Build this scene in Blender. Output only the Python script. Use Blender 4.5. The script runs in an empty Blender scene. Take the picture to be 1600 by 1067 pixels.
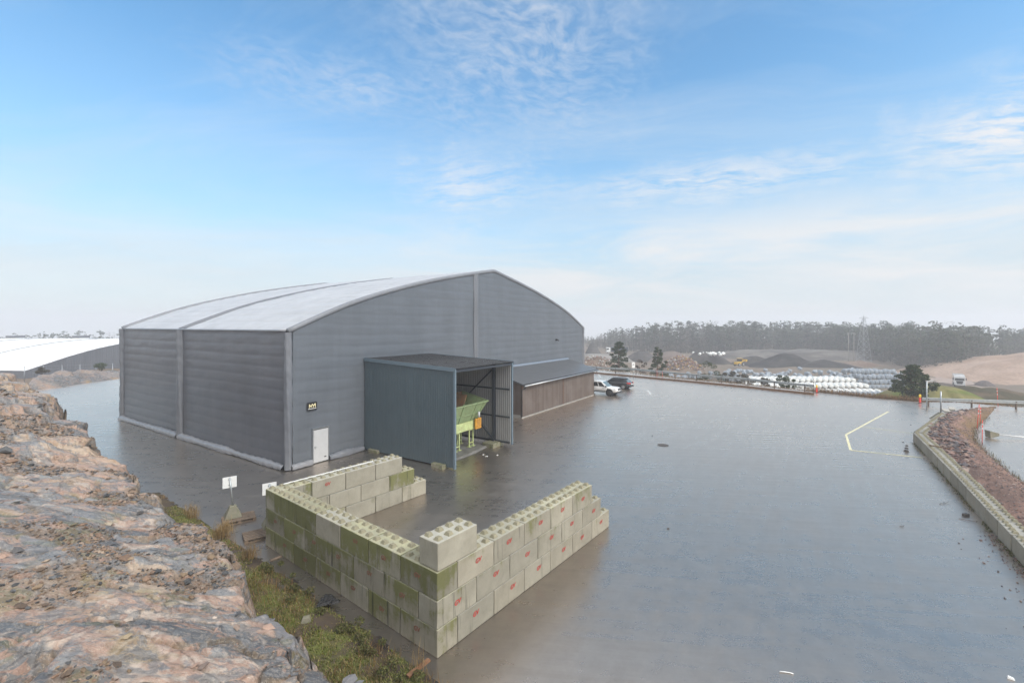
import bpy, bmesh, math, random
import numpy as np
from mathutils import Vector, Matrix, noise as mnoise
from mathutils.geometry import tessellate_polygon
random.seed(7); RNG = np.random.default_rng(11)
SC = bpy.context.scene
COL = SC.collection
R = math.radians
FPX, CAMH, HOR = 711.1, 9.2, 508.0      # focal length in pixels of the 1600 px photo, eye height, horizon row

def G(u, v, z=0.0):
    """ground position seen at a pixel of the photo, on level z (camera calibration)"""
    y = (CAMH - z) * FPX / (v - HOR)
    return np.array([(u - 800) / FPX * y, y])
def XatY(u, y): return (u - 800) / FPX * y

# ------------------------------------------------------------------ noise
def _hash(ix, iy, iz, seed):
    h = (ix.astype(np.int64) * 374761393 + iy.astype(np.int64) * 668265263 + iz.astype(np.int64) * 2147483647 + seed * 974711) & 0xffffffff
    h = ((h ^ (h >> 13)) * 1274126177) & 0xffffffff
    h = ((h ^ (h >> 16)) * 2246822519) & 0xffffffff
    return ((h ^ (h >> 15)) & 0xffffff) / float(0xffffff)
def vnoise(x, y, z=0.0, seed=0):
    x = np.asarray(x, float); y = np.asarray(y, float) + 0 * x; z = np.asarray(z, float) + 0 * x
    ix, iy, iz = np.floor(x), np.floor(y), np.floor(z)
    fx, fy, fz = x - ix, y - iy, z - iz
    fx, fy, fz = [f * f * (3 - 2 * f) for f in (fx, fy, fz)]
    r = 0
    for dx in (0, 1):
        for dy in (0, 1):
            for dz in (0, 1):
                w = (fx if dx else 1 - fx) * (fy if dy else 1 - fy) * (fz if dz else 1 - fz)
                r = r + w * _hash(ix + dx, iy + dy, iz + dz, seed)
    return r * 2 - 1
def fbm(x, y, z=0.0, oct=4, seed=0, gain=.5):
    r = 0; amp = 1; f = 1
    for o in range(oct):
        r = r + amp * vnoise(np.asarray(x) * f, np.asarray(y) * f, np.asarray(z) * f, seed + o * 17); amp *= gain; f *= 2.03
    return r
def cells(x, y, seed=0):
    """2-D Voronoi: (id hash 1, id hash 2, id hash 3, dx, dy to the centre, edge distance)"""
    ix, iy = np.floor(x), np.floor(y)
    best = np.full(x.shape, 9.); sec = np.full(x.shape, 9.); bx = np.zeros_like(x); by = np.zeros_like(x); cx = np.zeros_like(x); cy = np.zeros_like(x)
    for i in (-1, 0, 1):
        for j in (-1, 0, 1):
            gx, gy = ix + i, iy + j
            px = gx + _hash(gx, gy, gx * 0, seed); py = gy + _hash(gx, gy, gx * 0, seed + 5)
            d = np.hypot(px - x, py - y)
            m = d < best
            sec = np.where(m, best, np.minimum(sec, d))
            best = np.where(m, d, best); bx = np.where(m, x - px, bx); by = np.where(m, y - py, by); cx = np.where(m, gx, cx); cy = np.where(m, gy, cy)
    h = [_hash(cx, cy, cx * 0 + 3, seed + k * 31) for k in (1, 2, 3)]
    return h[0], h[1], h[2], bx, by, sec - best
def sstep(a, b, x):
    t = np.clip((x - a) / (b - a), 0, 1); return t * t * (3 - 2 * t)

# ------------------------------------------------------------------ materials
def sock(v):
    return v
class NT:
    def __init__(s, m): s.m = m; s.t = m.node_tree; s.n = s.t.nodes; s.l = s.t.links
    def node(s, typ, props=None, **ins):
        n = s.n.new(typ)
        for k, v in (props or {}).items(): setattr(n, k, v)
        for k, v in ins.items():
            k2 = int(k[1:]) if (k[0] == 'i' and k[1:].isdigit()) else k.replace('_', ' ')
            s.put(n.inputs[k2], v)
        return n
    def put(s, inp, v):
        if isinstance(v, bpy.types.NodeSocket): s.l.new(v, inp)
        elif isinstance(v, (tuple, list)) and len(v) == 3 and inp.type == 'RGBA': inp.default_value = (*v, 1)
        else: inp.default_value = v
    def coord(s, kind='Object'): return s.node('ShaderNodeTexCoord').outputs[kind]
    def geo(s, out='Position'): return s.node('ShaderNodeNewGeometry').outputs[out]
    def mapping(s, vec, scale=(1, 1, 1), loc=(0, 0, 0), rot=(0, 0, 0)):
        if any(rot): vec = s.node('ShaderNodeMapping', Vector=vec, Rotation=rot).outputs[0]      # turn first, then stretch
        return s.node('ShaderNodeMapping', Vector=vec, Location=loc, Scale=scale).outputs[0]
    def noise(s, vec, scale, detail=4, rough=.55, dist=0.0):
        return s.node('ShaderNodeTexNoise', Vector=vec, Scale=scale, Detail=detail, Roughness=rough, Distortion=dist).outputs['Fac']
    def voro(s, vec, scale, feat='F1', out='Distance'):
        return s.node('ShaderNodeTexVoronoi', {'feature': feat}, Vector=vec, Scale=scale).outputs[out]
    def wave(s, vec, scale, dist=0, axis='X', prof='SIN'):
        return s.node('ShaderNodeTexWave', {'bands_direction': axis, 'wave_profile': prof}, Vector=vec, Scale=scale, Distortion=dist).outputs['Fac']
    def ramp(s, f, *stops):
        n = s.node('ShaderNodeValToRGB', Fac=f); e = n.color_ramp.elements
        while len(e) < len(stops): e.new(.5)
        for el, (p, c) in zip(e, stops):
            el.position = p; el.color = (c, c, c, 1) if not isinstance(c, (tuple, list)) else (*c, 1)
        return n.outputs[0]
    def mix(s, f, a, b, mode='MIX'):
        n = s.node('ShaderNodeMix', {'data_type': 'RGBA', 'blend_type': mode})
        s.put(n.inputs[0], f); s.put(n.inputs[6], a); s.put(n.inputs[7], b); return n.outputs[2]
    def math(s, op, a, b=0.0, c=None, clamp=False):
        n = s.node('ShaderNodeMath', {'operation': op, 'use_clamp': clamp}); s.put(n.inputs[0], a); s.put(n.inputs[1], b)
        if c is not None: s.put(n.inputs[2], c)
        return n.outputs[0]
    def vmath(s, op, a, b=(0, 0, 0)):
        n = s.node('ShaderNodeVectorMath', {'operation': op}); s.put(n.inputs[0], a); s.put(n.inputs[1], b); return n.outputs[0]
    def sep(s, v): return s.node('ShaderNodeSeparateXYZ', Vector=v).outputs
    def comb(s, x, y, z): return s.node('ShaderNodeCombineXYZ', X=x, Y=y, Z=z).outputs[0]
    def bump(s, h, strength=.3, dist=.02, normal=None):
        n = s.node('ShaderNodeBump', Height=h, Strength=strength, Distance=dist)
        if normal is not None: s.put(n.inputs['Normal'], normal)
        return n.outputs[0]
    def oinfo(s, out='Random'): return s.node('ShaderNodeObjectInfo').outputs[out]
    def attr(s, name): return s.node('ShaderNodeVertexColor', {'layer_name': name}).outputs[0]
MATS = {}
def newmat(name):
    m = bpy.data.materials.new(name); m.use_nodes = True
    t = NT(m); b = t.n['Principled BSDF']; MATS[name] = m
    return m, t, b
def pmat(name, col, rough=.6, metal=0.0, var=.18, scale=6.0, bump=.08, bdist=.01, spec=.5, dirt=None, dirt_amt=.5, coord='Object', coat=0.0):
    """painted / plain surface with procedural tone variation, optional dirt colour and fine bump"""
    m, t, b = newmat(name)
    v = t.vmath('ADD', t.coord(coord), t.node('ShaderNodeVectorMath', {'operation': 'SCALE'}, i0=(37., 11., 23.), Scale=t.oinfo()).outputs[0])
    n1 = t.noise(v, scale, 5, .6); n2 = t.noise(v, scale * 7, 3, .6)
    c = t.mix(t.ramp(n1, (.3, 0.), (.72, 1.)), tuple(x * (1 - var) for x in col), tuple(min(x * (1 + var), 1) for x in col))
    c = t.mix(t.math('MULTIPLY', t.ramp(n2, (.35, 0.), (.7, 1.)), .35), c, tuple(x * (1 - var * 1.5) for x in col))
    if dirt:
        n3 = t.noise(v, scale * 1.7, 6, .65)
        c = t.mix(t.math('MULTIPLY', t.ramp(n3, (.45, 0.), (.68, 1.)), dirt_amt), c, dirt)
    t.put(b.inputs['Base Color'], c)
    t.put(b.inputs['Roughness'], t.math('ADD', t.math('MULTIPLY', n1, .2), rough - .1, clamp=True))
    b.inputs['Metallic'].default_value = metal; b.inputs['Specular IOR Level'].default_value = spec
    b.inputs['Coat Weight'].default_value = coat; b.inputs['Coat Roughness'].default_value = .08
    if bump: t.put(b.inputs['Normal'], t.bump(n2, bump, bdist))
    return m
def attmat(name, rough=.9, scale=9, var=.3, bump=.25, bdist=.01, spec=.3, coord='Object'):
    """colour comes from the mesh's own colour attribute (leaf, stone, soil colours) with noise variation"""
    m, t, b = newmat(name)
    v = t.coord(coord); n1 = t.noise(v, scale, 5, .65)
    c = t.mix(1.0, t.attr('Col'), t.ramp(n1, (.25, 1 - var), (.75, 1 + 0 * var)), 'MULTIPLY')
    t.put(b.inputs['Base Color'], c); t.put(b.inputs['Roughness'], t.math('ADD', t.math('MULTIPLY', n1, .3), rough - .15, clamp=True))
    b.inputs['Specular IOR Level'].default_value = spec
    if bump: t.put(b.inputs['Normal'], t.bump(t.noise(v, scale * 4, 4, .7), bump, bdist))
    return m

# ------------------------------------------------------------------ mesh builder
class MB:
    def __init__(s): s.v = []; s.f = []; s.mi = []; s.sm = []; s.col = []
    def add(s, vs, fs, mi=0, smooth=False, col=None):
        o = len(s.v); s.v.extend([tuple(map(float, p)) for p in vs])
        for f in fs: s.f.append(tuple(o + i for i in f)); s.mi.append(mi); s.sm.append(smooth)
        s.col.extend([col or (1, 1, 1)] * len(vs)); return s
    def hexa(s, p, mi=0, col=None):   # 8 corners: bottom ring 0-3, top ring 4-7
        return s.add(p, [(3, 2, 1, 0), (4, 5, 6, 7), (0, 1, 5, 4), (1, 2, 6, 5), (2, 3, 7, 6), (3, 0, 4, 7)], mi, col=col)
    def box(s, x0, x1, y0, y1, z0, z1, mi=0, M=None, col=None):
        p = [(x0, y0, z0), (x1, y0, z0), (x1, y1, z0), (x0, y1, z0), (x0, y0, z1), (x1, y0, z1), (x1, y1, z1), (x0, y1, z1)]
        if M is not None: p = [tuple(M @ Vector(q)) for q in p]
        return s.hexa(p, mi, col)
    def bar(s, a, b, w, h, mi=0, up=(0, 0, 1), col=None):   # rectangular bar between two points
        a, b = Vector(a), Vector(b); d = (b - a).normalized(); u = Vector(up)
        if abs(d.dot(u)) > .98: u = Vector((1, 0, 0))
        x = d.cross(u).normalized(); y = x.cross(d).normalized()
        c = [(-w / 2, -h / 2), (w / 2, -h / 2), (w / 2, h / 2), (-w / 2, h / 2)]
        return s.hexa([a + x * i + y * j for i, j in c] + [b + x * i + y * j for i, j in c], mi, col)
    def tube(s, pts, r, n=8, mi=0, cap=True, smooth=True, col=None):
        pts = [Vector(p) for p in pts]; rs = r if isinstance(r, (list, tuple)) else [r] * len(pts)
        vs = []; fs = []; ref = None
        for i, p in enumerate(pts):
            d = (pts[min(i + 1, len(pts) - 1)] - pts[max(i - 1, 0)]).normalized()
            if ref is None or abs(d.dot(ref)) > .95: ref = Vector((0, 0, 1)) if abs(d.z) < .9 else Vector((1, 0, 0))
            x = d.cross(ref).normalized(); y = x.cross(d)
            for k in range(n):
                t = 2 * math.pi * k / n; vs.append(p + (x * math.cos(t) + y * math.sin(t)) * rs[i])
        for i in range(len(pts) - 1):
            for k in range(n): fs.append((i * n + k, i * n + (k + 1) % n, (i + 1) * n + (k + 1) % n, (i + 1) * n + k))
        if cap: fs += [tuple(range(n))[::-1], tuple((len(pts) - 1) * n + k for k in range(n))]
        return s.add(vs, fs, mi, smooth, col)
    def sweep(s, pts, prof, mi=0, closed=True, smooth=False, caps=True):
        """sweep a profile [(side, up)] along points, up = z"""
        pts = [Vector(p) for p in pts]; n = len(prof); vs = []; fs = []
        for i, p in enumerate(pts):
            d = pts[min(i + 1, len(pts) - 1)] - pts[max(i - 1, 0)]; d.z = 0; d.normalize(); x = Vector((d.y, -d.x, 0))
            for a, b in prof: vs.append(p + x * a + Vector((0, 0, b)))
        m = n if closed else n - 1
        for i in range(len(pts) - 1):
            for k in range(m): fs.append((i * n + k, i * n + (k + 1) % n, (i + 1) * n + (k + 1) % n, (i + 1) * n + k))
        if closed and caps: fs += [tuple(range(n))[::-1], tuple((len(pts) - 1) * n + k for k in range(n))]
        return s.add(vs, fs, mi, smooth)
    def grid(s, P, mi=0, smooth=True, flip=False):   # P[i][j] points
        P = np.asarray(P, float); h, w = P.shape[:2]
        i, j = np.meshgrid(np.arange(h - 1), np.arange(w - 1), indexing='ij'); a = i * w + j
        f = np.stack([a, a + 1, a + w + 1, a + w], -1).reshape(-1, 4)
        if flip: f = f[:, ::-1]
        return s.add(P.reshape(-1, 3).tolist(), f.tolist(), mi, smooth)
    def disc(s, c, ax, r, n=16, mi=0, th=.02):
        c = Vector(c); ax = Vector(ax).normalized(); return s.tube([c, c + ax * th], r, n, mi, smooth=False)
    def build(s, name, mats, parent=None, loc=None, rotz=None, bevel=0, usecol=False):
        me = bpy.data.meshes.new(name); me.from_pydata(s.v, [], s.f); 
        if not isinstance(mats, (list, tuple)): mats = [mats]
        for m in mats: me.materials.append(m)
        me.polygons.foreach_set('material_index', s.mi); me.polygons.foreach_set('use_smooth', s.sm)
        if usecol:
            ca = me.color_attributes.new('Col', 'FLOAT_COLOR', 'POINT')
            ca.data.foreach_set('color', [x for c in s.col for x in (*c, 1)])
        if bevel:
            bm = bmesh.new(); bm.from_mesh(me)
            bmesh.ops.bevel(bm, geom=[e for e in bm.edges if e.is_manifold and e.calc_face_angle(0) > .6], offset=bevel, segments=2, affect='EDGES', profile=.6, clamp_overlap=True)
            bm.to_mesh(me); bm.free()
        me.update()
        o = bpy.data.objects.new(name, me); COL.objects.link(o)
        if parent: o.parent = parent
        if loc is not None: o.location = loc
        if rotz is not None: o.rotation_euler = (0, 0, rotz)
        return o
def npmesh(name, V, F, mats, cols=None, smooth=False, mi=None, parent=None):
    """fast mesh from numpy arrays; F is (n, k)"""
    me = bpy.data.meshes.new(name); V = np.asarray(V, np.float32); F = np.asarray(F, np.int32); k = F.shape[1]
    me.vertices.add(len(V)); me.vertices.foreach_set('co', V.ravel())
    me.loops.add(F.size); me.loops.foreach_set('vertex_index', F.ravel())
    me.polygons.add(len(F)); me.polygons.foreach_set('loop_start', np.arange(0, F.size, k, dtype=np.int32))
    me.polygons.foreach_set('use_smooth', np.full(len(F), smooth, bool))
    if not isinstance(mats, (list, tuple)): mats = [mats]
    for m in mats: me.materials.append(m)
    if mi is not None: me.polygons.foreach_set('material_index', np.asarray(mi, np.int32))
    me.update(calc_edges=True)
    if cols is not None:
        ca = me.color_attributes.new('Col', 'FLOAT_COLOR', 'POINT')
        c = np.ones((len(V), 4), np.float32); c[:, :3] = cols; ca.data.foreach_set('color', c.ravel())
    o = bpy.data.objects.new(name, me); COL.objects.link(o)
    if parent: o.parent = parent
    return o
def thing(name, label, cat, loc=(0, 0, 0), rotz=0.0, group=None):
    o = bpy.data.objects.new(name, None); COL.objects.link(o); o.empty_display_size = .3
    o.location = loc; o.rotation_euler = (0, 0, rotz); return tag(o, label, cat, group)
def tag(o, label, cat, group=None, kind=None):
    if label: o['label'] = label
    if cat: o['category'] = cat
    if group: o['group'] = group
    if kind: o['kind'] = kind
    return o
def struct(o): o['kind'] = 'structure'; return o
def stuff(o, label, cat): return tag(o, label, cat, None, 'stuff')
def dup(root, loc=None, rotz=None, label=None, group=None):
    r = root.copy(); COL.objects.link(r)
    if loc is not None: r.location = loc
    if rotz is not None: r.rotation_euler = (0, 0, rotz)
    if label: r['label'] = label
    if group: r['group'] = group
    for ch in list(root.children):
        c = ch.copy(); COL.objects.link(c); c.parent = r
        for g in list(ch.children):
            d = g.copy(); COL.objects.link(d); d.parent = c
    return r
def text_mesh(body, size, extrude=.003, shear=0.0, bold=0.0):
    c = bpy.data.curves.new('lettering', 'FONT'); c.body = body; c.size = size; c.extrude = extrude; c.shear = shear; c.offset = bold
    c.align_x = 'CENTER'; c.align_y = 'CENTER'; c.resolution_u = 3
    o = bpy.data.objects.new('lettering', c); COL.objects.link(o); bpy.context.view_layer.update()
    me = bpy.data.meshes.new_from_object(o.evaluated_get(bpy.context.evaluated_depsgraph_get()))
    bpy.data.objects.remove(o); bpy.data.curves.remove(c); return me

# ------------------------------------------------------------------ camera, light, sky
cam = bpy.data.cameras.new('Camera'); cam.sensor_width = 36; cam.lens = 16.0; cam.clip_end = 6000; cam.clip_start = .1
cam.shift_y = -(533.5 - HOR) / 1600.0
co = bpy.data.objects.new('Camera', cam); COL.objects.link(co); co.location = (0, 0, CAMH); co.rotation_euler = (R(90), 0, 0); SC.camera = co
SUN_EL, SUN_AZ = R(40), R(128)          # azimuth clockwise from +Y: behind and right of the camera
sl = bpy.data.lights.new('sun', 'SUN'); sl.energy = 2.1; sl.angle = R(18); sl.color = (1, .96, .9)
so = bpy.data.objects.new('sun', sl); COL.objects.link(so)
sd = Vector((math.sin(SUN_AZ) * math.cos(SUN_EL), math.cos(SUN_AZ) * math.cos(SUN_EL), math.sin(SUN_EL)))
so.rotation_euler = sd.to_track_quat('Z', 'Y').to_euler()
W = bpy.data.worlds.new('World'); SC.world = W; W.use_nodes = True
t = NT(W); bg = t.n['Background']; bg.inputs['Strength'].default_value = .1
sky = t.node('ShaderNodeTexSky', {'sky_type': 'NISHITA', 'sun_disc': False, 'sun_elevation': SUN_EL, 'sun_rotation': SUN_AZ, 'air_density': 1.0, 'dust_density': .6, 'ozone_density': 1.6, 'altitude': 100})
dirv = t.coord('Generated'); X_, Y_, Z_ = t.sep(dirv)
zc = t.math('MAXIMUM', Z_, 0.0)
den = t.math('ADD', zc, .10)
plane = t.comb(t.math('DIVIDE', X_, den), t.math('DIVIDE', Y_, den), 0.0)
base = t.mix(1.0, sky.outputs[0], (1.0, 1.62, 1.76), 'MULTIPLY')
# long cirrus veils
warp = t.vmath('ADD', plane, t.node('ShaderNodeVectorMath', {'operation': 'SCALE'}, i0=t.node('ShaderNodeTexNoise', Vector=plane, Scale=.6, Detail=3).outputs['Color'], Scale=1.1).outputs[0])
cir = t.noise(t.mapping(warp, (.35, 1.5, 1), rot=(0, 0, R(12))), 1.25, 8, .62, .3)
cir2 = t.noise(t.mapping(warp, (.9, 4.5, 1), rot=(0, 0, R(20))), 2.2, 8, .68, .5)
veil = t.math('MULTIPLY', t.ramp(cir, (.43, 0.), (.75, 1.)), t.ramp(cir2, (.25, .35), (.7, 1.)))
low = t.ramp(zc, (0., 1.), (.10, .93), (.20, .60), (.32, .27), (.46, .05), (.6, 0.))      # haze whitening towards the horizon
WHITE = (8.1, 8.5, 8.9)
c1 = t.mix(t.math('MULTIPLY', veil, .50), base, (5.4, 6.1, 6.8))
c1 = t.mix(t.math('MULTIPLY', low, .94), c1, t.mix(t.ramp(zc, (.0, 0.), (.24, 1.)), (5.6, 5.85, 6.05), (3.75, 4.75, 5.5)))
# bank of soft pale cloud low over the horizon
bank = t.noise(t.mapping(dirv, (2.2, 2.2, 12.)), 1.3, 6, .6, .4)
bmask = t.math('MULTIPLY', t.ramp(bank, (.36, 0.), (.60, 1.)), t.ramp(zc, (.02, .4), (.09, 1.), (.17, .9), (.26, 0.)))
bmask = t.math('MULTIPLY', bmask, t.ramp(t.math('ADD', t.math('MULTIPLY', X_, .5), .5), (.3, .35), (.6, 1.)))
c1 = t.mix(t.math('MULTIPLY', bmask, .88), c1, (6.5, 6.45, 6.45))
# mackerel patches: one fine ripple field, soft wisps elsewhere
def patch(u, v, r0, sx, sy, ed=.30):
    d = Vector(((u - 800) / FPX, 1, (HOR - v) / FPX)).normalized()
    q = t.vmath('MULTIPLY', t.vmath('SUBTRACT', dirv, tuple(d)), (sx, 1., sy))
    ln = t.node('ShaderNodeVectorMath', {'operation': 'LENGTH'}, i0=q).outputs['Value']
    edge = t.math('ADD', ln, t.math('MULTIPLY', t.math('SUBTRACT', t.noise(dirv, 7, 6, .68), .5), ed))
    return t.ramp(edge, (max(r0 * .1, .001), 1.), (r0, 0.))
soft = t.vmath('ADD', plane, t.node('ShaderNodeVectorMath', {'operation': 'SCALE'}, i0=t.node('ShaderNodeTexNoise', Vector=plane, Scale=4., Detail=4).outputs['Color'], Scale=.22).outputs[0])
rip = t.noise(t.mapping(soft, (1., 1.5, 1), rot=(0, 0, R(-32))), 17, 3, .55)
rip2 = t.noise(t.mapping(soft, (1., 2.6, 1), rot=(0, 0, R(14))), 4.2, 7, .66)
pf = t.math('MAXIMUM', patch(815, 35, .30, .95, 1.0), t.math('MULTIPLY', patch(540, 133, .22, .75, 3.2), .75))
c1 = t.mix(t.math('MULTIPLY', t.math('MULTIPLY', pf, t.ramp(rip, (.36, .10), (.70, 1.))), .46), c1, (6.2, 6.3, 6.5))
pw = t.math('MAXIMUM', patch(1570, 205, .17, .8, 1.8, .28), t.math('MAXIMUM', t.math('MULTIPLY', patch(1110, 285, .24, .55, 4.5), .8), t.math('MULTIPLY', patch(722, 300, .13, .9, 1.5), .6)))
c1 = t.mix(t.math('MULTIPLY', t.math('MULTIPLY', pw, t.ramp(rip2, (.37, 0.), (.58, 1.))), .97), c1, (6.6, 6.55, 6.6))
# overcast sheet overhead and behind the camera
over = t.math('MAXIMUM', t.ramp(zc, (.585, 0.), (.66, 1.)), t.ramp(t.math('MULTIPLY', Y_, -1.0), (-.05, 0.), (.45, 1.)))
c1 = t.mix(t.math('MULTIPLY', over, .88), c1, (10.5, 10.5, 10.5))
t.put(bg.inputs['Color'], c1)
vs_ = SC.view_settings; vs_.view_transform = 'Standard'; vs_.look = 'None'; vs_.gamma = 1; vs_.exposure = .45; vs_.use_curve_mapping = False
cy = SC.cycles; cy.max_bounces = 5; cy.diffuse_bounces = 2; cy.glossy_bounces = 3; cy.transmission_bounces = 3; cy.volume_bounces = 2; cy.transparent_max_bounces = 6
cy.use_denoising = True; cy.use_adaptive_sampling = True; cy.adaptive_threshold = .02; cy.sample_clamp_indirect = 6
# ------------------------------------------------------------------ ground, yard
# world frames: hall (x along the gable, y into the hall), blocks (x right arm, y left arm), kerb line of the yard by the rock
HALL_N = G(450, 735); HALL_R = math.atan2(FPX, 467.0)
BLK_C = G(683, 1030); BLK_R = math.atan2(.786, .619)
EDGE_O = G(690, 1060); _e = G(260, 775) - EDGE_O; EDGE_R = math.atan2(_e[1], _e[0])
def fr(O, rot, x, y):
    c, s = np.cos(rot), np.sin(rot); return np.stack([O[0] + x * c - y * s, O[1] + x * s + y * c], -1)
def HL(x, y): return fr(HALL_N, HALL_R, x, y)

# far edge of the asphalt, left to right
YEDGE = np.array([(-88, 40), (-74, 58), tuple(G(60, 608)), tuple(G(186, 592)), (-30, 112), (0, 112), tuple(G(905, 575)), tuple(G(1000, 583)), tuple(G(1060, 591)), tuple(G(1150, 599)), tuple(G(1275, 612)), tuple(G(1360, 621)), tuple(G(1440, 628)), tuple(G(1490, 627.5)), tuple(G(1600, 636)), (95, 44), (150, 30)], float)
YARD = np.vstack([YEDGE, [(150, -40), (-88, -40)]])
def inside(P, x, y):
    r = np.zeros(np.shape(x), bool); n = len(P)
    for i in range(n):
        (x1, y1), (x2, y2) = P[i], P[(i + 1) % n]
        c = ((y1 > y) != (y2 > y)) & (x < (x2 - x1) * (y - y1) / (y2 - y1 + 1e-12) + x1); r ^= c
    return r
def pdist(P, x, y):
    d = np.full(np.shape(x), 1e9)
    for (x1, y1), (x2, y2) in zip(P[:-1], P[1:]):
        L = (x2 - x1) ** 2 + (y2 - y1) ** 2; k = np.clip(((x - x1) * (x2 - x1) + (y - y1) * (y2 - y1)) / L, 0, 1)
        d = np.minimum(d, np.hypot(x - x1 - k * (x2 - x1), y - y1 - k * (y2 - y1)))
    return d
FOREST_U = [700, 900, 1000, 1100, 1200, 1300, 1380, 1450, 1500, 1540, 1600, 1750]
FOREST_Y = [420, 400, 300, 285, 285, 262, 225, 176, 172, 195, 235, 235]
def forest_y(x, y):
    return np.interp(800 + FPX * x / np.maximum(y, 1), FOREST_U, FOREST_Y)
def terrain(x, y):
    x = np.asarray(x, float); y = np.asarray(y, float)
    d = np.where(inside(YARD, x, y), -1, 1) * pdist(YEDGE, x, y)
    k = np.clip((x + 60) / 70, 0, 1); drop = 2.4 + k * 6.6; reach = 30 + 0 * k
    z = -.10 - drop * sstep(.4, reach, d)
    n = fbm(x / 22, y / 22, 0, 4, 3) * .5
    z = z + n * sstep(8, 40, d)
    far = np.maximum(y - forest_y(x, y), 0)
    z = z + np.where((y > 100) & (x > -20), np.minimum(far * .035, 5) , 0)
    z = z - sstep(np.where(x < -20, 300, 440), 820, np.hypot(x, y)) * 26
    return z
def spaced(a, b, fine0, fine1, step, grow):
    v = list(np.arange(fine0, fine1 + step, step)); s = step
    while v[-1] < b: s *= grow; v.append(v[-1] + s)
    s = step; lo = [fine0]
    while lo[-1] > a: s *= grow; lo.append(lo[-1] - s)
    return np.array(lo[:0:-1] + v)
gx = spaced(-1150, 1150, -110, 260, 2.5, 1.18); gy = spaced(-300, 1150, 20, 330, 2.5, 1.18)
TX, TY = np.meshgrid(gx, gy); TZ = terrain(TX, TY)
h, w = TX.shape; ii, jj = np.meshgrid(np.arange(h - 1), np.arange(w - 1), indexing='ij'); a_ = (ii * w + jj).ravel()
m, t, b = newmat('earth'); v = t.coord()
n1 = t.noise(v, .03, 6, .6); n2 = t.noise(v, .35, 6, .7); n3 = t.noise(v, 2.5, 4, .7)
c = t.mix(t.ramp(n1, (.38, 0.), (.62, 1.)), (.17, .115, .085), (.135, .12, .10))
c = t.mix(t.ramp(n2, (.45, 0.), (.65, 1.)), c, (.085, .085, .05)); c = t.mix(t.math('MULTIPLY', n3, .5), c, (.23, .17, .125))
t.put(b.inputs['Base Color'], c); b.inputs['Roughness'].default_value = .95; b.inputs['Specular IOR Level'].default_value = .2
t.put(b.inputs['Normal'], t.bump(n2, .5, .4))
struct(npmesh('terrain', np.stack([TX, TY, TZ], -1).reshape(-1, 3), np.stack([a_, a_ + 1, a_ + w + 1, a_ + w], -1), m, smooth=True))

# wet asphalt: dark stone in bitumen under an uneven water film
m, t, b = newmat('wet_asphalt'); v = t.coord()
big = t.noise(v, .10, 6, .62, .4); mid = t.noise(v, .55, 6, .65, .3); fine = t.noise(v, 34, 3, .7); grit = t.voro(v, 60)
streak = t.noise(t.mapping(v, (.35, 2.4, 1), rot=(0, 0, R(-57))), .8, 5, .62, .25)
strk2 = t.noise(t.mapping(v, (.16, 3.2, 1), rot=(0, 0, R(7))), .9, 5, .65, .3)
c = t.mix(t.ramp(mid, (.35, 0.), (.65, 1.)), (.040, .0385, .037), (.060, .058, .056))
c = t.mix(t.math('MULTIPLY', t.ramp(fine, (.55, 0.), (.72, 1.)), .5), c, (.115, .112, .108))
c = t.mix(t.math('MULTIPLY', t.ramp(t.noise(v, 13, 4, .8), (.44, 0.), (.60, 1.)), .28), c, (.024, .024, .024))
c = t.mix(t.math('MULTIPLY', t.ramp(t.noise(v, 7, 5, .75), (.46, 0.), (.62, 1.)), .16), c, (.092, .085, .078))
c = t.mix(t.math('MULTIPLY', t.ramp(t.noise(v, .22, 5, .6), (.60, 0.), (.74, 1.)), .2), c, (.085, .08, .074))
film = t.math('ADD', t.math('MULTIPLY', big, .26), t.math('ADD', t.math('MULTIPLY', streak, .30), t.math('MULTIPLY', strk2, .44)))
film2 = t.noise(v, 1.6, 5, .7, .3); film3 = t.noise(v, 9, 5, .75)
rough = t.math('ADD', t.ramp(film, (.37, .24), (.50, .30), (.63, .40)), t.math('MULTIPLY', t.math('SUBTRACT', film2, .5), .10), clamp=True)
t.put(b.inputs['Base Color'], c); t.put(b.inputs['Roughness'], t.math('ADD', rough, .2, clamp=True)); b.inputs['Specular IOR Level'].default_value = .15
gl = t.node('ShaderNodeBsdfGlossy', {'distribution': 'GGX'}, Color=(1., .875, .76)); t.put(gl.inputs['Roughness'], rough)
fr_ = t.node('ShaderNodeFresnel', IOR=1.55).outputs[0]
wet = t.math('ADD', t.math('MULTIPLY', fr_, 1.25), t.math('MULTIPLY', t.ramp(film, (.36, .28), (.50, .25), (.64, .20)), t.math('MULTIPLY', t.ramp(film2, (.3, .90), (.7, 1.08)), t.ramp(film3, (.3, .96), (.7, 1.03)))), clamp=True)
ms = t.node('ShaderNodeMixShader'); t.put(ms.inputs[0], wet); t.l.new(b.outputs[0], ms.inputs[1]); t.l.new(gl.outputs[0], ms.inputs[2])
t.l.new(ms.outputs[0], t.n['Material Output'].inputs['Surface'])
def flat(name, poly, z, mat):
    P = [Vector((p[0], p[1], 0)) for p in poly]
    return npmesh(name, [(p.x, p.y, z) for p in P], [tuple(f) for f in tessellate_polygon([P])], mat)
o = flat('asphalt_yard', YARD, 0.0, MATS['wet_asphalt']); struct(o)
if o.data.polygons[0].normal.z < 0: o.data.flip_normals()

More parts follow.
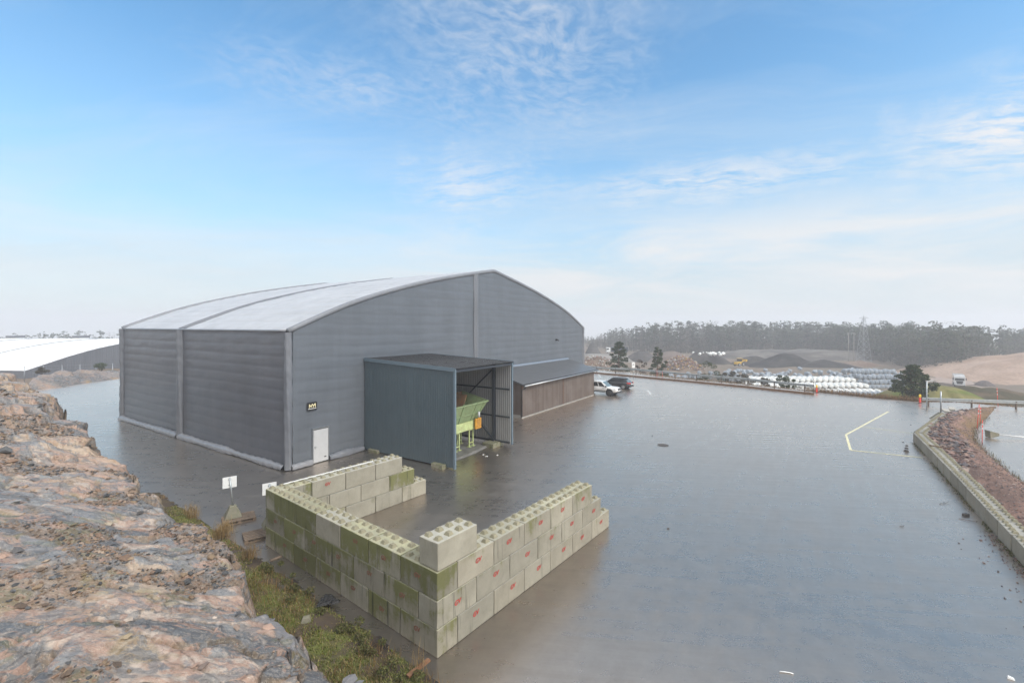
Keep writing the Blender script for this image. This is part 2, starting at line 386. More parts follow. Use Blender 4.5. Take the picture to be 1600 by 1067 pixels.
# painted lines
pmat('line_paint', (.72, .66, .40), .45, var=.12, scale=3, dirt=(.3, .28, .2), dirt_amt=.35, spec=.6)
pmat('white_line_paint', (.75, .75, .72), .45, var=.1, scale=3, dirt=(.25, .24, .22), dirt_amt=.5, spec=.6)
def line(pts, w, z=.005, mat='line_paint', name='painted_line'):
    mb = MB(); P = [Vector((*p, 0)) for p in pts]; L = []; Rr = []
    for i, p in enumerate(P):
        d = (P[min(i + 1, len(P) - 1)] - P[max(i - 1, 0)]).normalized(); n = Vector((-d.y, d.x, 0)) * w / 2; L.append(p + n); Rr.append(p - n)
    mb.grid([[(*q.xy, z) for q in Rr], [(*q.xy, z) for q in L]], smooth=False); return struct(mb.build(name, MATS[mat]))
line([G(1388, 643), G(1322, 679)], .16); line([G(1322, 679.4), G(1329, 703)], .16, .009); line([G(1329, 703.4), G(1441, 715)], .17, .013)
line([G(1347, 667), G(1427, 677)], .13, .009)
arc = [G(u, v) for u, v in ((991, 606), (999, 606.6), (1006, 608), (1012, 610.3), (1015.5, 613.5), (1016, 616))]
line(arc, .16, .006, 'white_line_paint')
line([G(935, 584), G(938.5, 590)], .14, .006, 'white_line_paint'); line([G(963, 586), G(966, 589)], .14, .006, 'white_line_paint')
m, t, b = newmat('seam_tar'); b.inputs['Base Color'].default_value = (.09, .088, .085, 1); b.inputs['Roughness'].default_value = .45
seam = [G(u, v) for u, v in ((1298, 655), (1316, 700), (1330, 745), (1352, 830), (1378, 900), (1408, 990), (1426, 1060))]
for i in range(len(seam)): seam[i] = seam[i] + np.array([.03 * math.sin(i * 2.3), 0])


# ------------------------------------------------------------------ storage hall
def fabric(name, col, rough, spec=.5, brown=0.0):
    m, t, b = newmat(name); v = t.coord(); x, y, z = t.sep(v)
    n1 = t.noise(t.mapping(v, (1, 1, .25)), .5, 5, .6); n2 = t.noise(v, 5, 5, .65); st = t.noise(t.mapping(v, (1.6, 1.6, .12)), 1.4, 5, .65)
    c = t.mix(t.ramp(n1, (.3, 0.), (.7, 1.)), tuple(k * .88 for k in col), tuple(k * 1.1 for k in col))
    c = t.mix(t.math('MULTIPLY', t.ramp(st, (.48, 0.), (.75, 1.)), .35), c, tuple(k * .72 for k in col))
    if brown: c = t.mix(t.math('MULTIPLY', t.ramp(t.noise(t.mapping(v, (1, .5, 2.2)), .45, 6, .6), (.45, 0.), (.72, 1.)), brown), c, (.17, .13, .10))  # ochre reflections painted into the fabric as brown patches
    t.put(b.inputs['Base Color'], c); t.put(b.inputs['Roughness'], t.math('ADD', rough - .1, t.math('MULTIPLY', n2, .2)))
    b.inputs['Specular IOR Level'].default_value = spec
    wr = t.noise(t.mapping(v, (.5, .5, 2.6)), 1.1, 6, .62, .6)
    t.put(b.inputs['Normal'], t.bump(n2, .10, .02, t.bump(wr, .13, .06)))
    return m
fabric('tarp_grey', (.108, .122, .141), .42, .5); fabric('tarp_side', (.104, .111, .130), .34, .6, .1)  # side walls: same fabric, darker look and ochre reflections put into its colour
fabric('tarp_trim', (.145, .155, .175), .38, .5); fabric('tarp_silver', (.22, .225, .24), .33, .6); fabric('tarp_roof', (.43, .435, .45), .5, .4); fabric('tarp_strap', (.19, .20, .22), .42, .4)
pmat('door_white', (.47, .48, .49), .4, var=.05, scale=2, dirt=(.4, .4, .38), dirt_amt=.25)
pmat('steel_grey', (.36, .38, .40), .35, .7, var=.12, scale=5); pmat('black_plastic', (.02, .02, .022), .4, var=.1)
GW, GD, EAVE = 44.65, 28.6, 8.84
PT = [0, 2.13, 5.5, 9.57, 13.2, 17.5, 22.3]; PZ = [8.84, 9.80, 11.10, 12.25, 13.15, 14.02, 14.88]
_tt = np.linspace(0, 22.3, 60); _zz = np.interp(_tt, PT, PZ); _zz = np.convolve(np.pad(_zz, 5, mode='reflect', reflect_type='odd'), np.ones(11) / 11, 'valid')
def prof(x):
    x = np.asarray(x, float); k = np.minimum(x, GW - x); return np.interp(k, _tt, _zz)
hall = thing('storage_hall', 'large grey fabric storage hall with arched pale roof and quilted walls', 'hall', (*HALL_N, 0), HALL_R)
def quilt(xa, xb, top, band, seed, depth=.016, nx=60, z0=.18, sag=.10, pinch=.4):
    """returns arrays (x, z, out): cushions between horizontal webbing"""
    xs = np.linspace(xa, xb, nx); n = int(math.ceil((float(np.max(top(xs))) - z0) / band)); zs = np.linspace(z0, z0 + n * band, n * 8 + 1)
    Xg, Zg = np.meshgrid(xs, zs); tp = top(xs)[None, :]; k = (Xg - xa) / (xb - xa)
    Zw = Zg - sag * np.sin(np.pi * k) + .05 * fbm(Xg * .35, Zg * .7, 0, 3, seed)
    fz = ((Zg - z0) / band) % 1.0
    out = depth * (1 - np.abs(2 * fz - 1) ** 3.0) * np.clip(np.minimum(Xg - xa, xb - Xg) / pinch, 0, 1) ** .6
    rowid = np.floor((Zg - z0) / band + 1e-6)
    out = out * (.75 + .5 * _hash(rowid, rowid * 0, rowid * 0, seed)) + .010 * fbm(Xg * .8, Zg * 2.2, 0, 4, seed + 3)
    Zc = np.where(Zg >= tp, tp, np.minimum(np.maximum(Zw, z0), tp)); Zc[0, :] = z0
    return Xg, Zc, out
# front gable: two panels either side of a gathered strip
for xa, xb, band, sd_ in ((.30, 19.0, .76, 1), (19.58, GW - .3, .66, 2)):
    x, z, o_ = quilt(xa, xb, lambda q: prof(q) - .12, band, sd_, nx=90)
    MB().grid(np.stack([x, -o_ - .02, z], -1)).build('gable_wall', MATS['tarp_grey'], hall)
mb = MB()                        # gathered seam strip
zs = np.linspace(.2, float(prof(19.3)) - .1, 70); P = []
for zz in zs:
    row = []
    for k in range(13):
        u = k / 12; xx = 18.93 + u * .72
        row.append((xx + .03 * math.sin(zz * 1.3 + u * 4), -.06 - .13 * math.sin(math.pi * u) - .035 * math.sin(u * 17 + .6 * math.sin(zz * .8)), zz))
    P.append(row)
mb.grid(P).build('seam_strip', MATS['tarp_trim'], hall)
# left long wall, two bays (faces -x)
for ya, yb, sd_ in ((.25, 15.05, 5), (15.75, GD - .3, 6)):
    x, z, o_ = quilt(ya, yb, lambda q: q * 0 + EAVE - .05, .70, sd_, depth=.018, nx=70, sag=.02)
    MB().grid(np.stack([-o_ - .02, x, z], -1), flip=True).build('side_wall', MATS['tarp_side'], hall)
MB().grid([[(GW, 0, 0), (GW, GD, 0)], [(GW, 0, EAVE), (GW, GD, EAVE)]], smooth=False).build('side_wall', MATS['tarp_side'], hall)
xs = np.linspace(0, GW, 50); MB().grid([[(x, GD, 0) for x in xs], [(x, GD, float(prof(x))) for x in xs]], smooth=False, flip=True).build('gable_wall', MATS['tarp_grey'], hall)
# roof: two bays, quilted along the arch
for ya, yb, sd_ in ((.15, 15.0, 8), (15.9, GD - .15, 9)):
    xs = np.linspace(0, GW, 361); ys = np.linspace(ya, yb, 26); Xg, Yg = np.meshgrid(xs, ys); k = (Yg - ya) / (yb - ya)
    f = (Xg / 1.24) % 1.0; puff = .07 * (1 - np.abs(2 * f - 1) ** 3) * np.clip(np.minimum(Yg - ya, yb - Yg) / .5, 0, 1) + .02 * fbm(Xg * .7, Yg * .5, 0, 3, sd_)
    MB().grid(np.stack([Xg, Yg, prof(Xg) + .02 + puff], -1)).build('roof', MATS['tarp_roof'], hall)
def arch(y, off=0, x0=0.0, x1=GW, n=90): return [(x, y, float(prof(x)) + off) for x in np.linspace(x0, x1, n)]
mb = MB(); xs = np.linspace(0, GW, 120)
mb.grid([[(x, y, float(prof(x)) + dz) for x in xs] for y, dz in ((14.95, .05), (15.02, .07), (15.12, .03), (15.45, .0), (15.78, .03), (15.88, .07), (15.95, .05))])
mb.build('roof_strap', MATS['tarp_strap'], hall)
for y, r, dz in ((15.02, .085, .04), (15.88, .085, .04)): MB().tube(arch(y, dz), r, 8).build('webbing', MATS['tarp_trim'], hall)
MB().tube(arch(.0, -.02), .18, 10).build('edge_tube', MATS['tarp_strap'], hall)
MB().tube(arch(GD, .02), .22, 10).build('edge_tube', MATS['tarp_strap'], hall)
MB().tube([(-.03, y, EAVE + .0) for y in np.linspace(.2, GD - .2, 30)], .07, 8).build('eave_rope', MATS['tarp_silver'], hall)
def puffy_post(x, y, r, top, seed, mat):
    zs = np.linspace(.05, top, 60); P = []
    for zz in zs:
        row = []
        for k in range(25):
            a = 2 * math.pi * k / 24; rr = r * (1 + .10 * math.sin(zz * 4.1 + seed) * .5 + .10 * math.sin(a * 4 + zz * .7 + seed) + .04 * math.sin(zz * 9 + a * 2))
            row.append((x + rr * math.cos(a), y + rr * math.sin(a), zz))
        P.append(row)
    return MB().grid(P).build('corner_post', mat, hall)
puffy_post(.05, .05, .23, EAVE - .1, 1, MATS['tarp_trim']); puffy_post(-.05, 15.4, .30, EAVE - .02, 2, MATS['tarp_trim']); puffy_post(.05, GD - .05, .30, EAVE, 3, MATS['tarp_trim']); puffy_post(GW - .05, .05, .26, EAVE - .05, 4, MATS['tarp_trim'])
# silver ballast skirt lying at the foot of the walls
def skirt(pts, seed, mat='tarp_silver'):
    P = []; pts = np.asarray(pts, float)
    for i, p in enumerate(pts):
        d = pts[min(i + 1, len(pts) - 1)] - pts[max(i - 1, 0)]; d /= np.hypot(*d); n = np.array([d[1], -d[0]]); row = []
        for k in range(15):
            a = -.35 + (math.pi + .5) * k / 14; s = i * .22
            rr = .20 * (1 + .35 * float(vnoise(s * .5, 0, 0, seed)) + .10 * math.sin(s * 7 + a * 3 + 2 * float(vnoise(s, 1, 0, seed))))
            row.append((*(p + n * rr * 1.15 * math.cos(a)), max(.02, .12 + rr * 1.2 * math.sin(a))))
        P.append(row)
    return MB().grid(P, flip=False).build('ballast_skirt', MATS[mat], hall)
skirt([(-.12, y) for y in np.arange(GD - .2, 15.6, -.2)], 3); skirt([(-.12, y) for y in np.arange(15.2, .1, -.2)], 4)
skirt([(x, -.14) for x in np.arange(.1, 1.62, .12)], 5); skirt([(x, -.14) for x in np.arange(2.8, 5.75, .15)], 6, 'tarp_trim')
# foot door
d = MB(); d.box(1.66, 2.76, -.16, -.02, .05, 2.22).build('door', MATS['door_white'], hall, bevel=.01)
door = hall.children[-1]
f = MB(); f.box(1.60, 1.66, -.18, -.0, .03, 2.28); f.box(2.76, 2.82, -.18, 0, .03, 2.28); f.box(1.60, 2.82, -.19, 0, 2.283, 2.34); f.build('door_frame', MATS['steel_grey'], door)
hb = MB(); hb.box(1.74, 1.79, -.185, -.16, 1.0, 1.16); hb.bar((1.765, -.2, 1.09), (1.90, -.2, 1.09), .02, .02); hb.build('handle', MATS['steel_grey'], door)
MB().box(2.45, 2.62, -.166, -.159, .30, .36).build('maker_plate', MATS['black_plastic'], door)
# lamp box high on the gable
lb = MB(); lb.box(36.0, 36.3, -.22, -.08, 7.2, 7.4); lb.bar((36.15, -.2, 7.35), (36.15, -.48, 7.2), .12, .08); lb.build('flood_lamp', MATS['black_plastic'], hall)

# company sign beside the door
sp = HL(1.22, -.14); sign = thing('company_sign', 'small black company sign with pale letters on the hall wall above the door', 'sign', (*sp, 3.58), HALL_R)
MB().box(0, .70, -.03, .0, 0, .54).build('panel', MATS['black_plastic'], sign, bevel=.006)
pmat('sign_cream', (.85, .76, .45), .4, var=.05); pmat('sign_white', (.75, .75, .72), .4, var=.05)
lt = MB()                        # interlocked N and M drawn as strokes
def stroke(pts, w, y=-.036):
    for a, b in zip(pts[:-1], pts[1:]): lt.bar((a[0], y, a[1]), (b[0], y, b[1]), w, .008, up=(0, 1, 0))
stroke([(.14, .19), (.14, .42), (.27, .22), (.27, .30)], .045); stroke([(.27, .29), (.345, .43), (.42, .29), (.56, .44), (.56, .19)], .045, -.042); stroke([(.41, .19), (.41, .30)], .04, -.046)
lt.build('letters', MATS['sign_cream'], sign)
MB().box(.06, .64, -.036, -.03, .105, .135).build('text_line', MATS['sign_white'], sign)

# ------------------------------------------------------------------ loading shelter
def corr(mb, p0, p1, z0a, z0b, z1a, z1b, out, pitch=.18, depth=.035, mi=0):
    """trapezoid sheet between plan points p0 and p1, bottoms z0, tops z1; 'out' is the unit plan normal of the ribs"""
    p0, p1, out = np.array(p0, float), np.array(p1, float), np.array(out, float); L = np.hypot(*(p1 - p0)); n = int(L / pitch); B = []; T = []
    for i in range(n + 1):
        for f, dd in ((0, 0), (.18, 1), (.5, 1), (.68, 0)):
            k = min((i + f) / n, 1.0); q = p0 + (p1 - p0) * k + out * depth * dd
            B.append((*q, z0a + (z0b - z0a) * k)); T.append((*q, z1a + (z1b - z1a) * k))
            if k >= 1: break
    return mb.grid([B, T], mi, smooth=False)
pmat('clad_blue', (.060, .088, .104), .42, var=.10, scale=1.2, dirt=(.07, .09, .10), dirt_amt=.5, bump=.03, spec=.5)
pmat('clad_inner', (.24, .245, .25), .5, var=.08, scale=1.5, dirt=(.22, .21, .2), dirt_amt=.35, bump=.03)
pmat('steel_dark', (.045, .055, .07), .45, .3, var=.15, scale=4); pmat('roof_sheet', (.034, .035, .038), .30, .2, var=.2, scale=.9, dirt=(.035, .035, .036), dirt_amt=.7, spec=.6)
pmat('trim_blue', (.12, .165, .20), .4, var=.08)
SX0, SX1, SD = 5.85, 12.45, 8.8; zf, zb = 6.36, 6.68
shel = thing('loading_shelter', 'open blue grey corrugated loading shelter built against the hall front', 'shelter', (*HL(0, 0), 0), HALL_R)
mb = MB(); corr(mb, (SX0, -SD), (SX0, -.1), .10, .05, zf - .02, zb - .02, (-1, 0), .155, .014); mb.build('side_wall', MATS['clad_blue'], shel)
mb = MB(); corr(mb, (SX0 + .09, -SD + .05), (SX0 + .09, -.1), .10, .08, zf - .1, zb - .1, (1, 0)); mb.build('inner_lining', MATS['clad_inner'], shel)
mb = MB(); corr(mb, (SX1, -SD), (SX1, -.1), .22, .12, zf - .02, zb - .02, (1, 0)); mb.build('side_wall', MATS['clad_blue'], shel)
mb = MB(); corr(mb, (SX1 - .09, -SD + .05), (SX1 - .09, -.1), .22, .14, zf - .1, zb - .1, (-1, 0)); mb.build('inner_lining', MATS['clad_inner'], shel)
mb = MB()                        # roof sheet: ribs run from the hall to the front
n = 34; rows = []
for y, z in ((-SD - .12, zf + .05), (-SD * .5, (zf + zb) / 2 + .05), (-.15, zb + .05)):
    row = []
    for i in range(n):
        for f_, dz in ((0, 0), (.2, .05), (.5, .05), (.7, 0)): row.append((SX0 - .08 + (SX1 - SX0 + .16) * (i + f_) / n, y, z + dz))
    rows.append(row)
mb.grid(rows, smooth=False); mb.build('roof', MATS['roof_sheet'], shel)
for x in (SX0, SX1): MB().box(x - .07, x + .07, -SD - .05, -SD + .09, .05 if x == SX0 else .2, zf + .02).build('corner_trim', MATS['trim_blue'], shel)
mb = MB(); mb.hexa([(SX0 - .10, -SD - .1, zf - .12), (SX0 - .06, -SD - .1, zf - .12), (SX0 - .06, -.1, zb - .12), (SX0 - .10, -.1, zb - .12), (SX0 - .10, -SD - .1, zf + .12), (SX0 - .06, -SD - .1, zf + .12), (SX0 - .06, -.1, zb + .12), (SX0 - .10, -.1, zb + .12)])
mb.hexa([(SX1 + .06, -SD - .1, zf - .12), (SX1 + .10, -SD - .1, zf - .12), (SX1 + .10, -.1, zb - .12), (SX1 + .06, -.1, zb - .12), (SX1 + .06, -SD - .1, zf + .12), (SX1 + .10, -SD - .1, zf + .12), (SX1 + .10, -.1, zb + .12), (SX1 + .06, -.1, zb + .12)])
mb.build('roof_trim', MATS['trim_blue'], shel)
for x in (SX0 + .28, SX1 - .28):
    for y in (-SD + 1.5, -1.2):
        z1 = zf + (zb - zf) * (SD + y) / SD - .12; c = MB(); c.box(x - .10, x + .10, y - .012, y + .012, .3, z1); c.box(x - .10, x + .10, y + .012, y + .022, .3, .5); c.box(x - .11, x - .09, y - .1, y + .1, .3, z1); c.box(x + .09, x + .11, y - .1, y + .1, .3, z1); c.build('column', MATS['steel_dark'], shel)
for y in (-SD + 1.5, -1.2):
    z1 = zf + (zb - zf) * (SD + y) / SD - .12; MB().bar((SX0 + .4, y, z1 - .12), (SX1 - .4, y, z1 - .12), .16, .24).build('roof_beam', MATS['steel_dark'], shel)
for x, s_ in ((SX0 + .17, 1), (SX1 - .17, -1)):
    for z in (2.25, 4.35): MB().bar((x, -SD + .1, z), (x, -.2, z + .02), .06, .12).build('girt', MATS['steel_dark'], shel)
    MB().bar((x, -SD + .1, .35), (x, -.2, .3), .06, .12).build('girt', MATS['steel_dark'], shel)
    xb = x + s_ * .12
    MB().bar((xb, -SD + 1.5, 5.9), (xb, -1.2, .5), .09, .09).build('brace', MATS['steel_dark'], shel); MB().bar((xb + s_ * .1, -SD + 1.5, .5), (xb + s_ * .1, -1.2, 5.9), .09, .09).build('brace', MATS['steel_dark'], shel)
MB().bar((SX0 + .3, -SD + 1.5, 5.1), (SX0 + 1.3, -SD + 1.5, 6.1), .08, .08).build('knee_brace', MATS['clad_inner'], shel)
MB().bar((SX0, -SD + .02, zf - .1), (SX1, -SD + .02, zf - .1), .10, .14).build('fascia', MATS['steel_dark'], shel)
pmat('mossy_footing', (.20, .19, .14), .85, var=.3, scale=3, dirt=(.10, .12, .03), dirt_amt=.8, bump=.4)
for x0, x1, y0, y1, z1 in ((SX0 - .35, SX0 + .75, -SD + .75, -SD + 1.75, .26), (SX1 - 1.15, SX1 + .25, -SD + .95, -SD + 1.95, .32), (SX0 - .2, SX0 + .8, -1.7, -.7, .2), (SX1 - .8, SX1 + .2, -1.7, -.7, .2)):
    MB().box(x0, x1, y0, y1, -.05, z1).build('footing', MATS['mossy_footing'], shel, bevel=.03)
pmat('slab', (.17, .165, .155), .6, var=.25, scale=1.5, dirt=(.09, .085, .08), dirt_amt=.7, bump=.2)
mb = MB(); xs = np.linspace(SX0 + .15, SX1 - .9, 20)
top = [[(x, -7.35 - .25 * math.sin((x - SX0) * .6), .012) for x in xs], [(x, -7.2 - .2 * math.sin((x - SX0) * .6), .12) for x in xs], [(x, -.3, .12) for x in xs]]
mb.grid(top, smooth=False); struct(mb.build('concrete_slab', MATS['slab'], None, (*HALL_N, 0), HALL_R))

# green feed hopper inside it
pmat('hopper_green', (.22, .30, .155), .5, var=.14, scale=2, dirt=(.16, .10, .05), dirt_amt=.35, bump=.06); pmat('hopper_yellow', (.46, .54, .25), .5, var=.12, scale=2, dirt=(.2, .12, .05), dirt_amt=.4)
pmat('hopper_rust', (.20, .13, .075), .75, var=.3, scale=2.2, dirt=(.22, .09, .03), dirt_amt=.8, bump=.2); pmat('guard_orange', (.62, .30, .03), .5, var=.15, dirt=(.2, .1, .03), dirt_amt=.3)
hop = thing('feed_hopper', 'green steel hopper on legs with rusty inside standing in the shelter', 'hopper', (*HL(9, -5.8), .0), HALL_R)
def hx(p): return [(q[0] - 9, q[1] + 5.8, q[2]) for q in p]
def slab4(mb, q, th, mi=0):       # thick plate from four corners
    q = [Vector(p) for p in hx(q)]; n = (q[1] - q[0]).cross(q[3] - q[0]).normalized() * th; return mb.hexa(q + [p + n for p in q], mi)
b0 = [(6.4, -6.45, 2.1), (11.0, -6.45, 2.1), (11.0, -5.1, 2.1), (6.4, -5.1, 2.1)]; t0_ = [(6.15, -7.0, 3.42), (11.75, -7.0, 3.42), (11.75, -4.5, 3.95), (6.15, -4.5, 3.95)]
slab4(MB(), [b0[0], b0[1], t0_[1], t0_[0]], .035).build('front_plate', MATS['hopper_green'], hop)
slab4(MB(), [b0[1], b0[2], t0_[2], t0_[1]], .035).build('end_plate', MATS['hopper_green'], hop)
slab4(MB(), [b0[2], b0[3], t0_[3], t0_[2]], .035).build('back_plate', MATS['hopper_rust'], hop); slab4(MB(), [b0[3], b0[0], t0_[0], t0_[3]], .035).build('end_plate', MATS['hopper_green'], hop)
slab4(MB(), [(9.0, -6.6, 2.6), (9.0, -4.9, 2.6), (9.5, -4.55, 4.15), (9.5, -6.8, 4.15)], .05).build('rusty_partition', MATS['hopper_rust'], hop)
slab4(MB(), [(6.6, -5.6, 3.0), (9.2, -5.6, 3.0), (9.3, -5.3, 4.25), (6.6, -5.3, 4.25)], .04).build('rusty_partition', MATS['hopper_rust'], hop)
for x in (7.3, 8.9, 10.4, 11.25):
    q0 = Vector(hx([(x - .1 * (x - 9), -6.48, 2.1)])[0]); q1 = Vector(hx([(x, -7.06, 3.52)])[0]); MB().bar(q0, q1, .07, .12).build('rib', MATS['hopper_green'], hop)
MB().bar(*hx([(6.1, -7.04, 3.42), (11.8, -7.04, 3.42)]), .08, .1).build('rim', MATS['hopper_green'], hop); MB().bar(*hx([(6.3, -6.72, 2.62), (11.2, -6.72, 2.62)]), .05, .06).build('rim', MATS['hopper_green'], hop)
MB().bar(*hx([(11.8, -7.04, 3.42), (11.8, -4.5, 3.97)]), .08, .08).build('rim', MATS['hopper_green'], hop)
mb = MB(); mb.box(6.3 - 9, 11.05 - 9, -6.55 + 5.8, -6.47 + 5.8, 1.45, 2.08); mb.box(6.3 - 9, 11.05 - 9, -5.1 + 5.8, -5.02 + 5.8, 1.45, 2.08); mb.box(6.3 - 9, 11.05 - 9, -6.45 + 5.8, -5.12 + 5.8, 1.5, 1.56); mb.box(10.97 - 9, 11.05 - 9, -6.45 + 5.8, -5.12 + 5.8, 1.57, 2.06)
mb.build('chassis', MATS['hopper_yellow'], hop, bevel=.01)
mb = MB(); mb.box(11.12 - 9, 11.2 - 9, -6.75 + 5.8, -5.9 + 5.8, 1.45, 2.2); mb.box(11.08 - 9, 11.115 - 9, -6.65 + 5.8, -6.0 + 5.8, 1.55, 2.1)
g = mb.build('end_guard', MATS['guard_orange'], hop, bevel=.01)
mb = MB(); mb.box(10.55 - 9, 11.25 - 9, -6.80 + 5.8, -6.70 + 5.8, 1.45, 2.22); gg = mb.build('guard_plate', MATS['guard_orange'], hop, bevel=.01)
mb = MB()
for k in range(6): mb.box(10.66 - 9, 11.14 - 9, -6.815 + 5.8, -6.802 + 5.8, 1.55 + k * .1, 1.58 + k * .1)
mb.build('grille', MATS['hopper_rust'], gg)
MB().tube(hx([(10.75, -6.95, 2.35), (10.75, -6.95, 2.75)]), .09, 10).build('motor', MATS['door_white'], hop)
for x in (7.2, 8.95, 10.55):
    for y in (-6.35, -5.2):
        mb = MB()
        for dx in (-.22, .22): mb.bar(*hx([(x + dx, y, .16), (x + dx, y, 1.48)]), .09, .09)
        mb.bar(*hx([(x - .2, y, .42), (x + .2, y, .42)]), .07, .07); mb.bar(*hx([(x - .2, y, 1.36), (x + .2, y, 1.36)]), .07, .07)
        for dx in (-.22, .22): mb.box(x + dx - 9 - .14, x + dx - 9 + .14, y + 5.8 - .14, y + 5.8 + .14, .125, .16)
        mb.build('leg', MATS['hopper_yellow'], hop)

# ------------------------------------------------------------------ timber lean-to
m, t, b = newmat('weathered_boards'); v = t.coord(); x, y, z = t.sep(v)
bi = t.math('FLOOR', t.math('MULTIPLY', t.math('ADD', x, y), 7.0)); wn = t.node('ShaderNodeTexWhiteNoise', {'noise_dimensions': '1D'}, W=bi).outputs['Value']
gr = t.noise(t.mapping(v, (9, 9, .6)), 2.5, 5, .65)
c = t.mix(wn, (.085, .062, .05), (.135, .104, .085)); c = t.mix(t.math('MULTIPLY', gr, .5), c, (.075, .055, .045))
c = t.mix(t.math('MULTIPLY', t.ramp(t.noise(v, .6, 4), (.45, 0.), (.7, 1.)), .4), c, (.19, .165, .15))
t.put(b.inputs['Base Color'], c); b.inputs['Roughness'].default_value = .75
gv = t.math('FRACT', t.math('MULTIPLY', t.math('ADD', x, y), 7.0)); t.put(b.inputs['Normal'], t.bump(t.ramp(gv, (0., 0.), (.06, 1.), (.94, 1.), (1., 0.)), .6, .02))
pmat('felt_roof', (.088, .09, .094), .38, var=.15, scale=.8, bump=.1, spec=.5); pmat('rusty_post', (.13, .06, .03), .75, var=.3, scale=4); pmat('grey_plinth', (.30, .29, .27), .8, var=.2, scale=2)
lt_ = thing('timber_lean_to', 'long brown boarded lean-to with dark sloping roof along the hall', 'lean-to', (*HL(0, 0), 0), HALL_R)
LX0, LX1, LY = 21.75, 39.6, -3.85
MB().box(LX0, (LX0 + LX1) / 2 - .06, LY, LY + .1, .12, 3.28).build('board_wall', MATS['weathered_boards'], lt_); MB().box((LX0 + LX1) / 2 + .06, LX1, LY, LY + .1, .12, 3.28).build('board_wall', MATS['weathered_boards'], lt_)
for x in (LX0, LX1 - .1): MB().hexa([(x, LY + .1, .12), (x + .1, LY + .1, .12), (x + .1, -.15, .12), (x, -.15, .12), (x, LY + .1, 3.28), (x + .1, LY + .1, 3.28), (x + .1, -.15, 4.3), (x, -.15, 4.3)]).build('end_wall', MATS['weathered_boards'], lt_)
MB().box(LX0 - .02, LX1 + .02, LY - .02, LY + .12, .0, .115).build('plinth', MATS['grey_plinth'], lt_); MB().box(LX0 - .05, LX0 + .5, LY + .15, -.2, 0, .3).build('plinth', MATS['grey_plinth'], lt_)
MB().box((LX0 + LX1) / 2 - .055, (LX0 + LX1) / 2 + .055, LY - .03, LY + .11, .12, 3.28).build('post', MATS['rusty_post'], lt_); MB().box(LX0 - .05, LX0 + .07, LY - .035, LY - .003, .12, 3.25).build('post', MATS['rusty_post'], lt_)
MB().hexa([(LX0 - .3, LY - .42, 3.24), (LX1 + .35, LY - .42, 3.24), (LX1 + .35, -.12, 4.42), (LX0 - .3, -.12, 4.42), (LX0 - .3, LY - .42, 3.38), (LX1 + .35, LY - .42, 3.38), (LX1 + .35, -.12, 4.56), (LX0 - .3, -.12, 4.56)]).build('roof', MATS['felt_roof'], lt_)
mb = MB(); mb.box(LX0 - .32, LX1 + .37, LY - .46, LY - .425, 3.2, 3.42); mb.build('fascia', MATS['black_plastic'], lt_)
mb = MB(); mb.tube([(LX0 - .3, LY - .53, 3.24), (LX1 + .35, LY - .53, 3.30)], .075, 10); mb.build('gutter', MATS['steel_grey'], lt_)
mb = MB(); mb.tube([(LX0 - .1, LY - .53, 3.2), (LX0 - .1, LY - .4, 3.0), (LX0 - .1, LY - .08, 2.85), (LX0 - .1, LY - .08, .15)], .05, 8); mb.build('downpipe', MATS['black_plastic'], lt_)
MB().hexa([(LX0 - .1, -.2, 4.56), (LX1 + .1, -.2, 4.56), (LX1 + .1, -.04, 4.6), (LX0 - .1, -.04, 4.6), (LX0 - .1, -.2, 4.6), (LX1 + .1, -.2, 4.6), (LX1 + .1, -.04, 4.78), (LX0 - .1, -.04, 4.78)]).build('flashing', MATS['steel_grey'], lt_)

